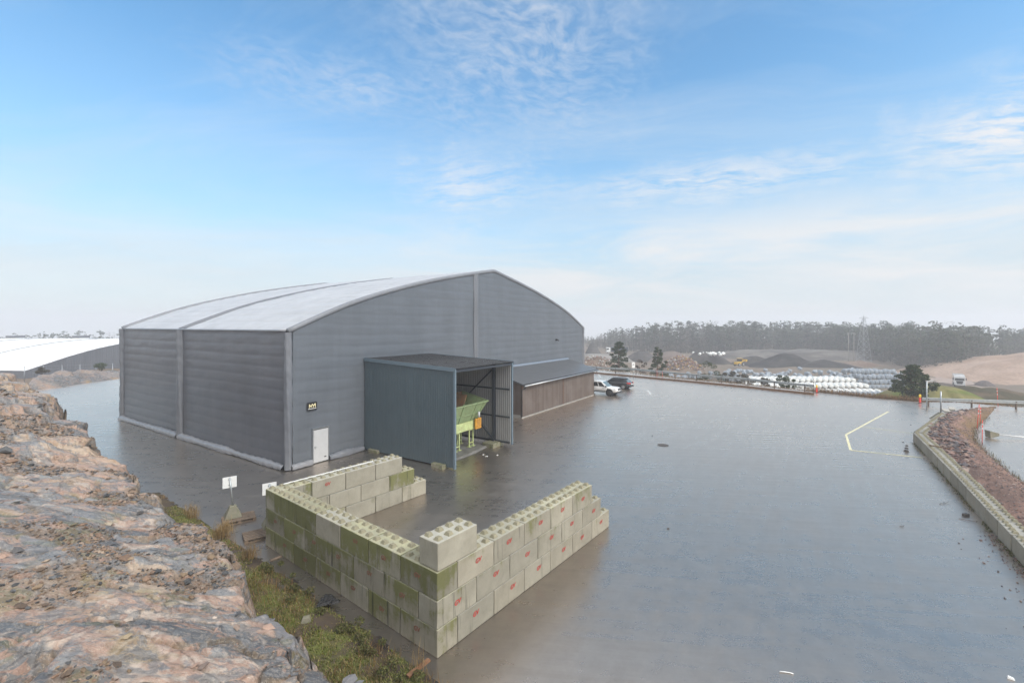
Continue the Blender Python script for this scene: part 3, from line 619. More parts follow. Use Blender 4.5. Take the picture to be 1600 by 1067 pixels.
# ------------------------------------------------------------------ concrete blocks
def blockmat():
    m, t, b = newmat('block_concrete'); v0 = t.coord(); rnd = t.oinfo(); oc = t.oinfo('Color'); mo, br, wa = t.node('ShaderNodeSeparateColor', Color=oc).outputs
    v = t.vmath('ADD', v0, t.node('ShaderNodeVectorMath', {'operation': 'SCALE'}, i0=(53., 17., 29.), Scale=rnd).outputs[0])
    n1 = t.noise(v, 1.6, 6, .65, .3); n2 = t.noise(v, 9, 5, .7); st = t.noise(t.mapping(v, (1.7, 1.7, .25)), 1.7, 5, .65, .2); n4 = t.noise(v, .9, 4, .55, .6); pit = t.noise(v, 42, 2, .5)
    c = t.mix(t.ramp(n1, (.3, 0.), (.7, 1.)), (.225, .212, .168), (.318, .300, .242))
    c = t.mix(t.math('MULTIPLY', wa, .5), c, (.42, .35, .25))
    c = t.mix(t.math('MULTIPLY', t.ramp(n2, (.5, 0.), (.75, 1.)), .3), c, (.24, .225, .2))
    # damp grey-green run-off and moss
    run = t.math('ADD', t.math('MULTIPLY', st, .42), t.math('ADD', t.math('MULTIPLY', n4, .40), t.math('MULTIPLY', t.sep(v0)[2], .14)))
    thr = t.math('SUBTRACT', .64, t.math('MULTIPLY', mo, .36))
    k1 = t.node('ShaderNodeMapRange', {'interpolation_type': 'SMOOTHSTEP'}, Value=run, i1=thr, i2=t.math('ADD', thr, .16)).outputs[0]
    c = t.mix(t.math('MULTIPLY', k1, .56), c, t.mix(n2, (.115, .108, .055), (.17, .16, .085)))
    thr2 = t.math('ADD', thr, .07)
    k2 = t.node('ShaderNodeMapRange', {'interpolation_type': 'SMOOTHSTEP'}, Value=t.math('ADD', run, t.math('MULTIPLY', t.math('SUBTRACT', n2, .5), .25)), i1=thr2, i2=t.math('ADD', thr2, .09)).outputs[0]
    c = t.mix(t.math('MULTIPLY', k2, .70), c, t.mix(n1, (.115, .122, .028), (.165, .17, .045)))
    k3 = t.math('MULTIPLY', t.ramp(t.noise(t.mapping(v, (5, 5, .3)), 1.3, 4, .6), (.60, 0.), (.68, 1.)), t.math('MULTIPLY', mo, .85))
    c = t.mix(k3, c, (.03, .032, .016))
    nz = t.sep(t.geo('Normal'))[2]
    lich = t.mix(t.ramp(mo, (.2, 0.), (.6, 1.)), t.mix(n1, (.33, .32, .29), (.46, .45, .41)), t.mix(t.ramp(n1, (.35, 0.), (.65, 1.)), (.40, .385, .31), (.52, .49, .32)))
    c = t.mix(t.math('MULTIPLY', t.ramp(nz, (.6, 0.), (.95, 1.)), t.math('ADD', .55, t.math('MULTIPLY', n2, .3))), c, lich)
    c = t.mix(1.0, c, t.node('ShaderNodeCombineColor', Red=br, Green=br, Blue=br).outputs[0], 'MULTIPLY')
    t.put(b.inputs['Base Color'], c); t.put(b.inputs['Roughness'], t.math('ADD', .62, t.math('MULTIPLY', n2, .3))); b.inputs['Specular IOR Level'].default_value = .35
    t.put(b.inputs['Normal'], t.bump(t.math('ADD', n2, t.math('MULTIPLY', pit, .5)), .35, .015))
blockmat()
m, t, b = newmat('stud_concrete'); v = t.vmath('ADD', t.coord(), t.node('ShaderNodeVectorMath', {'operation': 'SCALE'}, i0=(13., 7., 9.), Scale=t.oinfo()).outputs[0])
c = t.mix(t.noise(v, 5, 5, .65), (.16, .145, .09), (.33, .30, .21)); t.put(b.inputs['Base Color'], c); b.inputs['Roughness'].default_value = .85; t.put(b.inputs['Normal'], t.bump(t.noise(v, 25, 4, .7), .3, .01))
pmat('stencil_red', (.42, .03, .028), .7, var=.3, scale=12, dirt=(.30, .16, .12), dirt_amt=.5, bump=0)
BL, BW, BH = 1.62, .81, .786
def block_mesh(name, L, studs=True, seed=0):
    bm = bmesh.new(); bmesh.ops.create_cube(bm, size=1)
    bmesh.ops.scale(bm, vec=(L - .022, BW - .022, BH - .012), verts=bm.verts); bmesh.ops.translate(bm, vec=(0, 0, BH / 2 - .003), verts=bm.verts)
    bmesh.ops.bevel(bm, geom=list(bm.edges), offset=.026, segments=2, affect='EDGES', profile=.5)
    bmesh.ops.subdivide_edges(bm, edges=[e for e in bm.edges if e.calc_length() > .5], cuts=5, use_grid_fill=True)
    for vv in bm.verts:
        p = vv.co; n = Vector((mnoise.noise(p * 3 + Vector((seed, 0, 0))), mnoise.noise(p * 3 + Vector((0, seed + 9, 0))), mnoise.noise(p * 3 + Vector((0, 0, seed + 5)))))
        e = sum(abs(abs(q) - lim) < .03 for q, lim in ((p.x, L / 2), (p.y, BW / 2), (p.z - BH / 2, BH / 2)))
        vv.co += n * (.004 if e < 2 else .009)
    for fc in bm.faces: fc.material_index = 0; fc.smooth = False
    if studs:
        nx = int(round(L / BW * 2))
        for i in range(nx):
            for j in range(2):
                cx = (i + .5) * L / nx - L / 2; cyy = (j - .5) * BW / 2; r = .105; q = .055; zt = BH + .085 + random.uniform(-.01, .005)
                vs = [bm.verts.new((cx + a * r * random.uniform(.92, 1.05), cyy + c_ * r * random.uniform(.92, 1.05), BH - .012)) for a, c_ in ((-1, -1), (1, -1), (1, 1), (-1, 1))] + [bm.verts.new((cx + a * q * random.uniform(.9, 1.2), cyy + c_ * q * random.uniform(.9, 1.2), zt)) for a, c_ in ((-1, -1), (1, -1), (1, 1), (-1, 1))]
                for f_ in ((4, 5, 6, 7), (0, 1, 5, 4), (1, 2, 6, 5), (2, 3, 7, 6), (3, 0, 4, 7)): bm.faces.new([vs[k] for k in f_]).material_index = 1
    me = bpy.data.meshes.new(name); bm.to_mesh(me); bm.free(); me.materials.append(MATS['block_concrete']); me.materials.append(MATS['stud_concrete']); return me
BM = [block_mesh('concrete_block', BL, True, k) for k in range(4)]; KBM = [block_mesh('kerb_block', BL, True, 20 + k) for k in range(2)]
GV = text_mesh('GV', .19, .002, .18, .006); GV.materials.append(MATS['stencil_red'])
ORD = ['', 'nearest', 'second', 'third', 'fourth', 'fifth', 'sixth', 'seventh']
COURSE = ['bottom', 'middle', 'top']
def look(moss, bright): return 'dark mossy' if moss > .8 else 'mossy' if moss > .55 else 'pale' if bright > 1.02 else 'plain grey'
pmat('stencil_faded', (.24, .085, .055), .8, var=.3, scale=12, dirt=(.16, .14, .07), dirt_amt=.8, bump=0)
GVF = GV.copy(); GVF.materials.clear(); GVF.materials.append(MATS['stencil_faded'])
def place_block(x, y, z, along, moss, bright, warm, label, group, gv=None):
    """centre x,y in the block frame; along = 'x' or 'y'"""
    me = random.choice(BM); o = bpy.data.objects.new('concrete_block', me); COL.objects.link(o)
    p = fr(BLK_C, BLK_R, x, y); o.location = (*p, z); o.rotation_euler = (0, 0, BLK_R + (0 if along == 'x' else math.pi / 2) + R(random.uniform(-.35, .35)))
    o.color = (moss, bright, warm, 1); tag(o, label, 'concrete block', group)
    for face, du, dv in (gv or []):
        g = bpy.data.objects.new('stencil_mark', GVF if face == '+y' and moss > .5 else GV); COL.objects.link(g); g.parent = o
        rot = {'-y': 0, '+x': math.pi / 2, '+y': math.pi, '-x': -math.pi / 2}[face]       # outward face in block-local axes
        off = {'-y': (du, -BW / 2 - .001), '+y': (du, BW / 2 + .001), '+x': (BL / 2 + .001, du), '-x': (-BL / 2 - .001, du)}[face]
        g.location = (*off, BH / 2 + dv); g.rotation_euler = (R(90 + random.uniform(-1, 1)), random.uniform(-.07, .07), rot)
    return o
rb = random.Random(5)
GAP = .004
# left wall: local y from the near corner; faces -x
lm = {0: [.60, .8, .55, .72, .85, .85], 1: [.75, .5, .8, .8, .8, .65], 2: [.82, .75, .85, .3, .95, .85]}
for cr in range(3):
    y0 = BW if cr == 1 else 0.0
    for k in range(6):
        moss = min(1, lm[cr][k] + .08); br = rb.uniform(.74, 1.0); yc = y0 + (k + .5) * BL
        gv = None if (cr == 2 and k in (3, 4, 5)) else [('+y', rb.uniform(-.12, .12), rb.uniform(.02, .12))]
        nm = 'corner' if k == 0 and cr != 1 else ORD[k + 1] + (' from the near corner' if k else ' to the near corner')
        place_block(BW / 2, yc, cr * (BH + GAP), 'y', moss, br, rb.uniform(0, .3), f"{look(moss, br)} block, {COURSE[cr]} course of left wall, {nm}", 'stacked concrete blocks of the bay', gv)
# right wall: local x from the near corner; faces -y
rm = {0: [.35, .28, .35, .4, .3, .45], 1: [.55, .4, .2, .45, .25, .35], 2: [.4, .45, .48, .5, .58]}
for cr in range(3):
    x0 = 0.0 if cr == 1 else BW
    for k in range(6 if cr < 2 else 5):
        moss = rm[cr][k]; br = rb.uniform(.80, 1.04); nm = ORD[k + 1] + (' to the near corner' if k == 0 else ' from the near corner')
        place_block(x0 + (k + .5) * BL, BW / 2, cr * (BH + GAP), 'x', moss, br, rb.uniform(0, .35), f"{look(moss, br)} block, {COURSE[cr]} course of right wall, {nm}", 'stacked concrete blocks of the bay', [('-y', rb.uniform(-.1, .15), rb.uniform(.0, .1))])
# back wall, parallel to the right one; its inner face (-y) is seen
for cr in range(3):
    x0 = BW if cr == 1 else 0.0; n = (5, 4, 4)[cr]; wy = 10.53 - BW / 2
    for k in range(n):
        moss = {0: [.8, .5, .3, .35, .4], 1: [.5, .2, .3, .9], 2: [.65, .35, .25, .2]}[cr][k]; br = rb.uniform(.9, 1.08); nm = ORD[k + 1] + (' to the far left corner' if k == 0 else ' from the far left corner')
        place_block(x0 + (k + .5) * BL, wy, cr * (BH + GAP), 'x', moss, br, rb.uniform(0, .3), f"{look(moss, br)} block, {COURSE[cr]} course of back wall, {nm}", 'stacked concrete blocks of the bay', [('-y', -.1, .12)] if (cr, k) == (2, 1) else None)
place_block(.05 + BL / 2, BW / 2 + .02, 3 * (BH + GAP), 'x', .30, 1.06, .1, 'single block standing alone on top of the near corner of the walls', 'stacked concrete blocks of the bay')
MATS_ = None
# white lath on the back wall
p0 = fr(BLK_C, BLK_R, .6, 10.18); pmat('white_paint', (.72, .72, .70), .5, var=.06, scale=4)
mb = MB(); mb.bar((0, 0, .0), (4.3, -.18, .0), .05, .03); tag(mb.build('white_lath', MATS['white_paint'], None, (*p0, 3 * (BH + GAP) + .10), BLK_R), 'long white lath lying along the top of the back block wall', 'lath')
# ------------------------------------------------------------------ bare rock outcrop (frame: x along the yard edge, y away from it)
DE_A = [-8, -.7, 3.3, 7, 12, 16, 20, 21.4, 26, 34.5, 40, 46, 52]; DE_D = [3.9, 3.55, 3.15, 2.85, 2.6, 2.35, 2.5, 2.9, 2.7, 3.2, 3.5, 4.2, 6]
ZT_A = [-8, -1, 4, 8, 12, 16, 20, 21.5, 26, 34, 44, 50, 54]; ZT_Z = [2.2, 2.3, 2.3, 2.4, 2.4, 2.3, 2.5, 3.2, 3.9, 4.7, 5.3, 4.4, 1.2]
a_s = [-7.0]
while a_s[-1] < 53: a_s.append(a_s[-1] + .045 + .0016 * max(a_s[-1] + 5, 0))
d_s = np.concatenate([np.arange(.4, 5.2, .045), np.arange(5.2, 13.5, .075)])
AA, DD = np.meshgrid(np.array(a_s), d_s, indexing='ij')
wx = -.8 * AA - .6 * DD; wy = .6 * AA - .8 * DD          # world-like axes, so that ledges run across the view
de = np.interp(AA, DE_A, DE_D) + .35 * fbm(AA * .55, DD * .3, 0, 4, 21) 
c1 = cells(wx * .30 + .35 * fbm(wx * .6, wy * .6, 0, 3, 8), wy * .72 + .35 * fbm(wx * .6, wy * .6, 0, 3, 9), 41)
c2 = cells(wx * .72 + .3 * fbm(wx, wy, 0, 3, 12), wy * 1.75 + .3 * fbm(wx, wy, 0, 3, 13), 42)
c3 = cells(wx * 3.4, wy * 5.2, 43)
de = de + (c1[0] - .5) * .55 + (c2[0] - .5) * .28
zt = np.interp(AA, ZT_A, ZT_Z); run = np.clip(DD - de, 0, 9)
zz = sstep(-.55, .22, DD - de) * zt + .30 * run - .011 * run ** 2
amp = sstep(-.3, .5, DD - de)
zz = zz + amp * (.24 * fbm(wx * .22, wy * .3, 0, 3, 31) + .07 * fbm(wx * .7, wy * 1.0, 0, 3, 32))
far = sstep(14, 30, AA)
# fractured slabs: crisp steps between nearly flat plates
e1 = sstep(.0, .16, c1[5]); e2 = sstep(.0, .20, c2[5])
nr = .34 + .66 * far
zz = zz + nr * amp * e1 * ((c1[0] - .35) * (.42 + .40 * far) + c1[3] * (c1[1] - .5) * .22 + c1[4] * (.06 + (c1[2] - .5) * .24))
zz = zz + nr * amp * e2 * ((c2[0] - .4) * .20 + c2[3] * (c2[1] - .5) * .20 + c2[4] * (c2[2] - .45) * .20)
zz = zz + amp * sstep(0, .25, c3[5]) * (c3[0] - .4) * .07 * (c2[1] > .4)
tq = (zz + .10 * wy + .03 * wx + .06 * fbm(wx * .5, wy * .5, 0, 3, 51)) / .42     # bedding: thin ledges
led = np.floor(tq) + sstep(.0, .30, tq % 1.0) * .85 + (tq % 1.0) * .15
zz = zz + amp * (led - tq) * .42 * (.16 + .76 * far)
zz = zz - amp * .10 * nr * (1 - e1) - amp * .05 * nr * (1 - e2) - .08 * (1 - amp)
zz = zz + amp * (.012 * fbm(wx * 3.5, wy * 4.5, 0, 2, 61))
wob = .22 * fbm(AA * .9, zz * 1.6, DD * .2, 3, 71) * sstep(.2, 1.2, zz)
DDs = DD - (1 - sstep(.1, .9, DD - de)) * wob
zz = np.maximum(zz, -.09); zz = np.where(DD < .6, -.1, zz)
# rock colours: pink granite, grey gneiss, tan crust, brown grit in the hollows
col = np.empty(AA.shape + (3,)); pink, pale, grey, dark, tan, och = [np.array(q) for q in ((.40, .265, .20), (.50, .405, .33), (.165, .17, .178), (.07, .074, .08), (.46, .35, .25), (.32, .22, .12))]
n1 = fbm(wx * .55, wy * 1.3, 0, 5, 81, .6); n2 = fbm(wx * 1.6, wy * 3.5, 0, 5, 82, .62); n3 = fbm(wx * .25, wy * .4, 0, 3, 83)
def lerp(a, b, k): return a + (b - a) * k[..., None]
col = lerp(np.broadcast_to(pink, col.shape), pale, sstep(-.15, .45, n2))
col = lerp(col, tan, sstep(.0, .5, n3 + .7 * far - .1 + .3 * n1) * .85)
kind = .55 * c2[0] + .45 * c1[1] + .16 * n1 - .14 * far          # plate by plate: grey gneiss between pink granite
gk = sstep(.47, .50, kind); col = lerp(col, grey * 1.15, gk * .9); col = lerp(col, np.array((.30, .295, .285)), gk * sstep(.1, .5, n2) * .7)
col = lerp(col, dark, sstep(.66, .69, kind) * .75)
col = lerp(col, np.array((.30, .17, .085)), sstep(.30, .27, kind) * sstep(-.1, .3, n2) * .6)
col = lerp(col, pale * 1.1, sstep(.035, .015, np.abs(fbm(wx * .5 + wy * .4, wy * .8 - wx * .2, 0, 4, 85) - .08)) * .5)
edgec = np.maximum((1 - sstep(0, .08, c1[5])), .8 * (1 - sstep(0, .06, c2[5])))
col = lerp(col, och * .5, edgec * .75)
gritm = sstep(.16, .30, fbm(wx * .45, wy * .7, 0, 4, 91) + .30 * edgec - .06) * amp
col = lerp(col, np.array((.19, .135, .095)), gritm * .7 * (1 - .4 * far))
moss = sstep(.50, .6, fbm(wx * 1.1, wy * 1.6, 0, 4, 95)) * sstep(20, 16, AA)
col = lerp(col, np.array((.16, .16, .05)), moss * .35)
P = fr(EDGE_O, EDGE_R, AA, DDs)
m, t, b = newmat('bare_rock'); v = t.coord(); n_a = t.noise(v, 7, 6, .7, .4); n_b = t.noise(v, 30, 4, .7); n_c = t.noise(t.mapping(v, (3, 9, 9), rot=(0, .2, R(15))), 1.5, 6, .7, .8)
vw = t.vmath('ADD', v, t.node('ShaderNodeVectorMath', {'operation': 'SCALE'}, i0=t.node('ShaderNodeTexNoise', Vector=v, Scale=1.3, Detail=2).outputs['Color'], Scale=.35).outputs[0]); k1_ = t.ramp(t.voro(t.mapping(vw, (.8, 1.5, 1.3), rot=(0, 0, R(8))), .55, 'DISTANCE_TO_EDGE'), (.0, 0.), (.022, 1.)); k2_ = t.ramp(t.voro(t.mapping(vw, (.8, 1.7, 2.), rot=(0, 0, R(-6))), 1.7, 'DISTANCE_TO_EDGE'), (.0, 0.), (.028, 1.)); crk = t.math('MULTIPLY', k1_, t.math('ADD', .6, t.math('MULTIPLY', k2_, .4)))
p1 = t.ramp(t.noise(t.mapping(v, (.75, 1.7, 1.7), rot=(0, 0, R(6))), 1.15, 10, .66, .9), (.515, 0.), (.545, 1.)); p2 = t.ramp(t.noise(t.mapping(v, (.8, 1.5, 1.5), rot=(0, 0, R(-9)), loc=(7, 3, 1)), 1.5, 10, .68, 1.1), (.555, 0.), (.585, 1.)); p3 = t.ramp(t.noise(t.mapping(v, (1., 2.2, 2.), loc=(3, 9, 4)), 1.9, 9, .7, 1.4), (.485, 0.), (.497, 1.), (.505, 1.), (.517, 0.))
c0 = t.mix(t.math('MULTIPLY', p1, .72), t.attr('Col'), t.mix(n_a, (.10, .105, .112), (.235, .235, .235))); c0 = t.mix(t.math('MULTIPLY', p2, .75), c0, t.mix(n_a, (.27, .145, .095), (.47, .31, .235))); c0 = t.mix(t.math('MULTIPLY', p3, .55), c0, (.55, .47, .38))
c = t.mix(1.0, c0, t.ramp(n_a, (.25, .66), (.75, 1.15)), 'MULTIPLY'); c = t.mix(t.math('MULTIPLY', t.math('SUBTRACT', 1.0, crk), .35), c, (.06, .045, .035)); c = t.mix(t.math('MULTIPLY', t.ramp(n_c, (.56, 0.), (.66, 1.)), .3), c, (.12, .11, .10))
c = t.mix(t.math('MULTIPLY', t.ramp(t.noise(v, 3.1, 6, .7, 1.2), (.60, 0.), (.70, 1.)), .5), c, (.42, .32, .25))
c = t.mix(t.math('MULTIPLY', t.ramp(n_b, (.55, 0.), (.7, 1.)), .35), c, (.10, .075, .06))
t.put(b.inputs['Base Color'], c); t.put(b.inputs['Roughness'], t.ramp(t.noise(v, 1.3, 4, .6), (.35, .22), (.65, .65))); b.inputs['Specular IOR Level'].default_value = .4
t.put(b.inputs['Normal'], t.bump(n_b, .6, .022, t.bump(n_a, .6, .05, t.bump(crk, .4, .04, t.bump(n_c, .35, .05)))))
h, w = AA.shape; ii, jj = np.meshgrid(np.arange(h - 1), np.arange(w - 1), indexing='ij'); a_ = (ii * w + jj).ravel()
o = npmesh('rock_outcrop', np.concatenate([P, zz[..., None]], -1).reshape(-1, 3), np.stack([a_, a_ + w, a_ + w + 1, a_ + 1], -1)[:, ::-1], m, col.reshape(-1, 3), smooth=True)
if o.data.polygons[len(o.data.polygons) // 2].normal.z < 0: o.data.flip_normals()
struct(o)
# loose stones
OCT = np.array([(1, 0, 0), (-1, 0, 0), (0, 1, 0), (0, -1, 0), (0, 0, 1), (0, 0, -1), (.62, .62, .5), (-.6, .6, .45), (-.6, -.62, .5), (.6, -.6, .45)], float)
OCF = np.array([(4, 0, 6), (4, 6, 2), (4, 2, 7), (4, 7, 1), (4, 1, 8), (4, 8, 3), (4, 3, 9), (4, 9, 0), (5, 2, 0), (5, 1, 2), (5, 3, 1), (5, 0, 3), (0, 2, 6), (2, 1, 7), (1, 3, 8), (3, 0, 9)])
def stones(name, X, Y, Z, S, cols, mat, flatk=.6):
    n = len(X); r = RNG; jit = 1 + r.uniform(-.35, .35, (n, 10, 3)); V = OCT[None] * jit * S[:, None, None] * np.stack([r.uniform(.7, 1.3, n), r.uniform(.6, 1.1, n), r.uniform(.35, .8, n) * flatk / .6], -1)[:, None, :]
    a = r.uniform(0, 6.28, n); c, s = np.cos(a)[:, None], np.sin(a)[:, None]
    x = V[..., 0] * c - V[..., 1] * s; y = V[..., 0] * s + V[..., 1] * c; tl = r.uniform(-.4, .4, n)[:, None]
    V = np.stack([x + X[:, None], y + Y[:, None], V[..., 2] + x * tl + Z[:, None]], -1)
    F = (OCF[None] + (np.arange(n) * 10)[:, None, None]).reshape(-1, 3)
    return npmesh(name, V.reshape(-1, 3), F, mat, np.repeat(cols, 10, 0))
attmat('loose_stone', .75, 14, .35, .3, .01, .4)
fl = np.argwhere((gritm > .22) & (AA < 34) & (AA > -6)); fl = fl[RNG.permutation(len(fl))[:13000]]
i_, j_ = fl[:, 0], fl[:, 1]; S = np.clip(RNG.lognormal(-3.75, .55, len(fl)), .012, .16) * (1 + AA[i_, j_] / 40)
pc = np.array([(.24, .155, .105), (.15, .105, .075), (.32, .23, .17), (.13, .13, .13), (.07, .07, .07), (.27, .19, .12)])[RNG.integers(0, 6, len(fl))] * RNG.uniform(.7, 1.2, (len(fl), 1))
stuff(stones('loose_stones', P[i_, j_, 0] + RNG.normal(0, .03, len(fl)), P[i_, j_, 1] + RNG.normal(0, .03, len(fl)), zz[i_, j_] + S * .15, S, pc, MATS['loose_stone']), 'small brown stones and grit lying in the hollows of the bare rock', 'stones')
fl = np.argwhere((AA < 30) & (AA > -6) & (DD > de + .2)); fl = fl[RNG.permutation(len(fl))[:420]]; i_, j_ = fl[:, 0], fl[:, 1]; S = np.clip(RNG.lognormal(-2.4, .4, len(fl)), .05, .26)
stuff(stones('rock_slabs', P[i_, j_, 0], P[i_, j_, 1], zz[i_, j_] + S * .1, S, np.clip(col[i_, j_] * RNG.uniform(.6, 1.15, (len(fl), 1)), 0, 1), MATS['loose_stone'], .35), 'broken flat slabs scattered over the bare rock', 'stones')

# ------------------------------------------------------------------ weedy verge between rock and asphalt
av = np.arange(-6, 22, .12); dv = np.concatenate([np.arange(-.12, 5.6, .10)])
VA, VD = np.meshgrid(av, dv, indexing='ij')
edge_w = .10 * fbm(VA * 1.6, VA * 0, 0, 4, 15)
VZ = .03 + .16 * sstep(.1, 1.2, VD + edge_w) + .10 * fbm(VA * .8, VD * .8, 0, 4, 16) * sstep(.1, .6, VD) + .10 * np.clip(VD - 2, 0, 3); VZ = np.where(VD < .05 + edge_w * .8, -.03, VZ)
VP = fr(EDGE_O, EDGE_R, VA, VD); g1 = fbm(VA * .9, VD * .9, 0, 5, 17, .6); g2 = fbm(VA * 2.5, VD * 2.5, 0, 4, 18)
vc = np.empty(VA.shape + (3,)); vc[:] = (.10, .075, .055); vc = lerp(vc, np.array((.15, .165, .045)), sstep(-.2, .3, g1)); vc = lerp(vc, np.array((.13, .10, .055)), sstep(.1, .5, g2) * .7); vc = lerp(vc, np.array((.035, .03, .028)), sstep(.3, -.1, VD + .2 * g2) * .9)
soil = sstep(1.9, 2.4, VD + .3 * g1) * sstep(6.5, 4.5, VA) * sstep(.2, 1, VA); vc = lerp(vc, np.array((.045, .032, .026)), soil * .9)
attmat('verge_soil', .9, 16, .45, .6, .03, .3)
h, w = VA.shape; ii, jj = np.meshgrid(np.arange(h - 1), np.arange(w - 1), indexing='ij'); a_ = (ii * w + jj).ravel()
o = npmesh('verge', np.concatenate([VP, VZ[..., None]], -1).reshape(-1, 3), np.stack([a_, a_ + w, a_ + w + 1, a_ + 1], -1), MATS['verge_soil'], vc.reshape(-1, 3), smooth=True)
if o.data.polygons[len(o.data.polygons) // 2].normal.z < 0: o.data.flip_normals()
struct(o)
def blades(name, X, Y, Z, H, Wd, cols, mat, lean=.5):
    """curved two-segment grass blades"""
    n = len(X); r = RNG; a = r.uniform(0, 6.28, n); l = r.uniform(.1, lean, n) * H; b = a + r.normal(0, .5, n); dx, dy = np.cos(b) * l, np.sin(b) * l; px, py = -np.sin(a) * Wd / 2, np.cos(a) * Wd / 2
    z0 = Z - .02; V = np.stack([np.stack([X + px, Y + py, z0], -1), np.stack([X - px, Y - py, z0], -1), np.stack([X - px * .8 + dx * .35, Y - py * .8 + dy * .35, z0 + H * .6], -1), np.stack([X + px * .8 + dx * .35, Y + py * .8 + dy * .35, z0 + H * .6], -1), np.stack([X + dx, Y + dy, z0 + H * (1 - r.uniform(0, .3, n))], -1)], 1)
    k = (np.arange(n) * 5)[:, None]; F = np.concatenate([k + np.array([0, 1, 2]), k + np.array([0, 2, 3]), k + np.array([3, 2, 4])])
    return npmesh(name, V.reshape(-1, 3), F, mat, np.repeat(cols, 5, 0))
def leafmat(name, rough=.7, trans=.25):
    m, t, b = newmat(name); c = t.mix(1.0, t.attr('Col'), t.ramp(t.noise(t.coord(), 3, 4, .6), (.3, .75), (.7, 1.15)), 'MULTIPLY')
    t.put(b.inputs['Base Color'], c); b.inputs['Roughness'].default_value = rough; b.inputs['Specular IOR Level'].default_value = .25
    tr = t.node('ShaderNodeBsdfTranslucent', Color=c); ms = t.node('ShaderNodeMixShader', i0=trans); t.l.new(b.outputs[0], ms.inputs[1]); t.l.new(tr.outputs[0], ms.inputs[2]); t.l.new(ms.outputs[0], t.n['Material Output'].inputs['Surface']); return m
leafmat('grass_leaf'); leafmat('needle_leaf', .6, .1)
def vz(a, d): 
    i = np.clip(np.searchsorted(av, a) - 1, 0, len(av) - 2); j = np.clip(np.searchsorted(dv, d) - 1, 0, len(dv) - 2); return VZ[i, j]
def scatter(n, a0, a1, d0, d1, thr, seed, sc=1.0):
    a = RNG.uniform(a0, a1, n); d = RNG.uniform(d0, d1, n); k = fbm(a * sc, d * sc, 0, 4, seed) + RNG.normal(0, .12, n) > thr
    dee = np.interp(a, DE_A, DE_D); k &= d < dee + .15; a, d = a[k], d[k]; q = fr(EDGE_O, EDGE_R, a, d); return a, d, q[:, 0], q[:, 1], vz(a, d)
def pal(n, *cs): c = np.array(cs)[RNG.integers(0, len(cs), n)]; return c * RNG.uniform(.7, 1.25, (n, 1))
a, d, X, Y, Z = scatter(90000, -4, 21, .12, 4.2, -.42, 17, .9); k = ~((a > .3) & (a < 6) & (d > 2.2)); X, Y, Z = X[k], Y[k], Z[k]; n = len(X)
stuff(blades('green_grass', X, Y, Z, RNG.uniform(.03, .11, n), RNG.uniform(.014, .034, n), pal(n, (.17, .20, .045), (.21, .23, .06), (.28, .245, .09), (.12, .14, .035), (.31, .25, .12)), MATS['grass_leaf'], .9), 'low green grass and moss growing on the strip between rock and block wall', 'grass')
a, d, X, Y, Z = scatter(17000, -4, 21, .1, 4, .12, 29, 1.1); n = len(X)
stuff(blades('dry_grass', X, Y, Z, RNG.uniform(.10, .38, n), RNG.uniform(.008, .016, n), pal(n, (.27, .17, .07), (.22, .13, .05), (.33, .24, .12), (.17, .11, .05)), MATS['grass_leaf'], .8), 'withered brown grass tufts along the verge beside the wet asphalt', 'grass')
# two tall straw tussocks by the sign pallet
X = []; Y = []; Z = []
for (u, v, cnt, sp) in ((343, 838, 300, .18), (352, 829, 200, .15), (302, 806, 110, .15), (297, 800, 90, .15), (392, 868, 160, .15), (655, 1046, 40, .1)):
    g = G(u, v, .15); X.append(g[0] + RNG.normal(0, sp, cnt)); Y.append(g[1] + RNG.normal(0, sp, cnt)); Z.append(np.full(cnt, .1))
X, Y, Z = [np.concatenate(q) for q in (X, Y, Z)]; n = len(X)
stuff(blades('straw_grass', X, Y, Z, RNG.uniform(.3, .75, n), RNG.uniform(.008, .014, n), pal(n, (.33, .22, .10), (.38, .28, .15), (.27, .18, .08)), MATS['grass_leaf'], .7), 'tall orange straw tussocks at the asphalt edge near the sign', 'grass')
# dark heather cushions
def clumps(name, C, Rr, cnt, size, cols, mat, parent=None, flatz=.7, up=.3):
    """leaf-sized faces spread through blobs; C (n,3) centres, Rr (n,) radii"""
    n = len(C); idx = np.repeat(np.arange(n), cnt); N = len(idx); u = RNG.normal(0, 1, (N, 3)); u /= np.linalg.norm(u, axis=1)[:, None]; rad = RNG.uniform(.35, 1, N) ** .6
    p = C[idx] + u * (rad * Rr[idx])[:, None] * np.array([1, 1, flatz]); a = RNG.normal(0, 1, (N, 3)) + u * .5; a /= np.linalg.norm(a, axis=1)[:, None]; b = np.cross(a, RNG.normal(0, 1, (N, 3)) + np.array([0, 0, up])); b /= np.linalg.norm(b, axis=1)[:, None] + 1e-9
    s = size * RNG.uniform(.6, 1.4, N)[:, None]; V = np.stack([p - b * s * .3, p + a * s, p + b * s * .3, p - a * s * .6], 1); k = (np.arange(N) * 4)[:, None]
    return npmesh(name, V.reshape(-1, 3), k + np.array([[0, 1, 2, 3]]), mat, np.repeat(cols[RNG.integers(0, len(cols), N)] * RNG.uniform(.6, 1.3, (N, 1)), 4, 0), parent=parent)
hc = []
for u, v in ((455, 905), (470, 912), (482, 920), (540, 985), (553, 975), (562, 1005), (575, 1000), (585, 1018), (570, 1030), (520, 1000), (600, 1035), (425, 880), (645, 1058), (415, 890), (500, 960)):
    for q in range(2): g = G(u, v, .25) + RNG.normal(0, .22, 2); hc.append((*g, .22 + RNG.uniform(0, .1)))
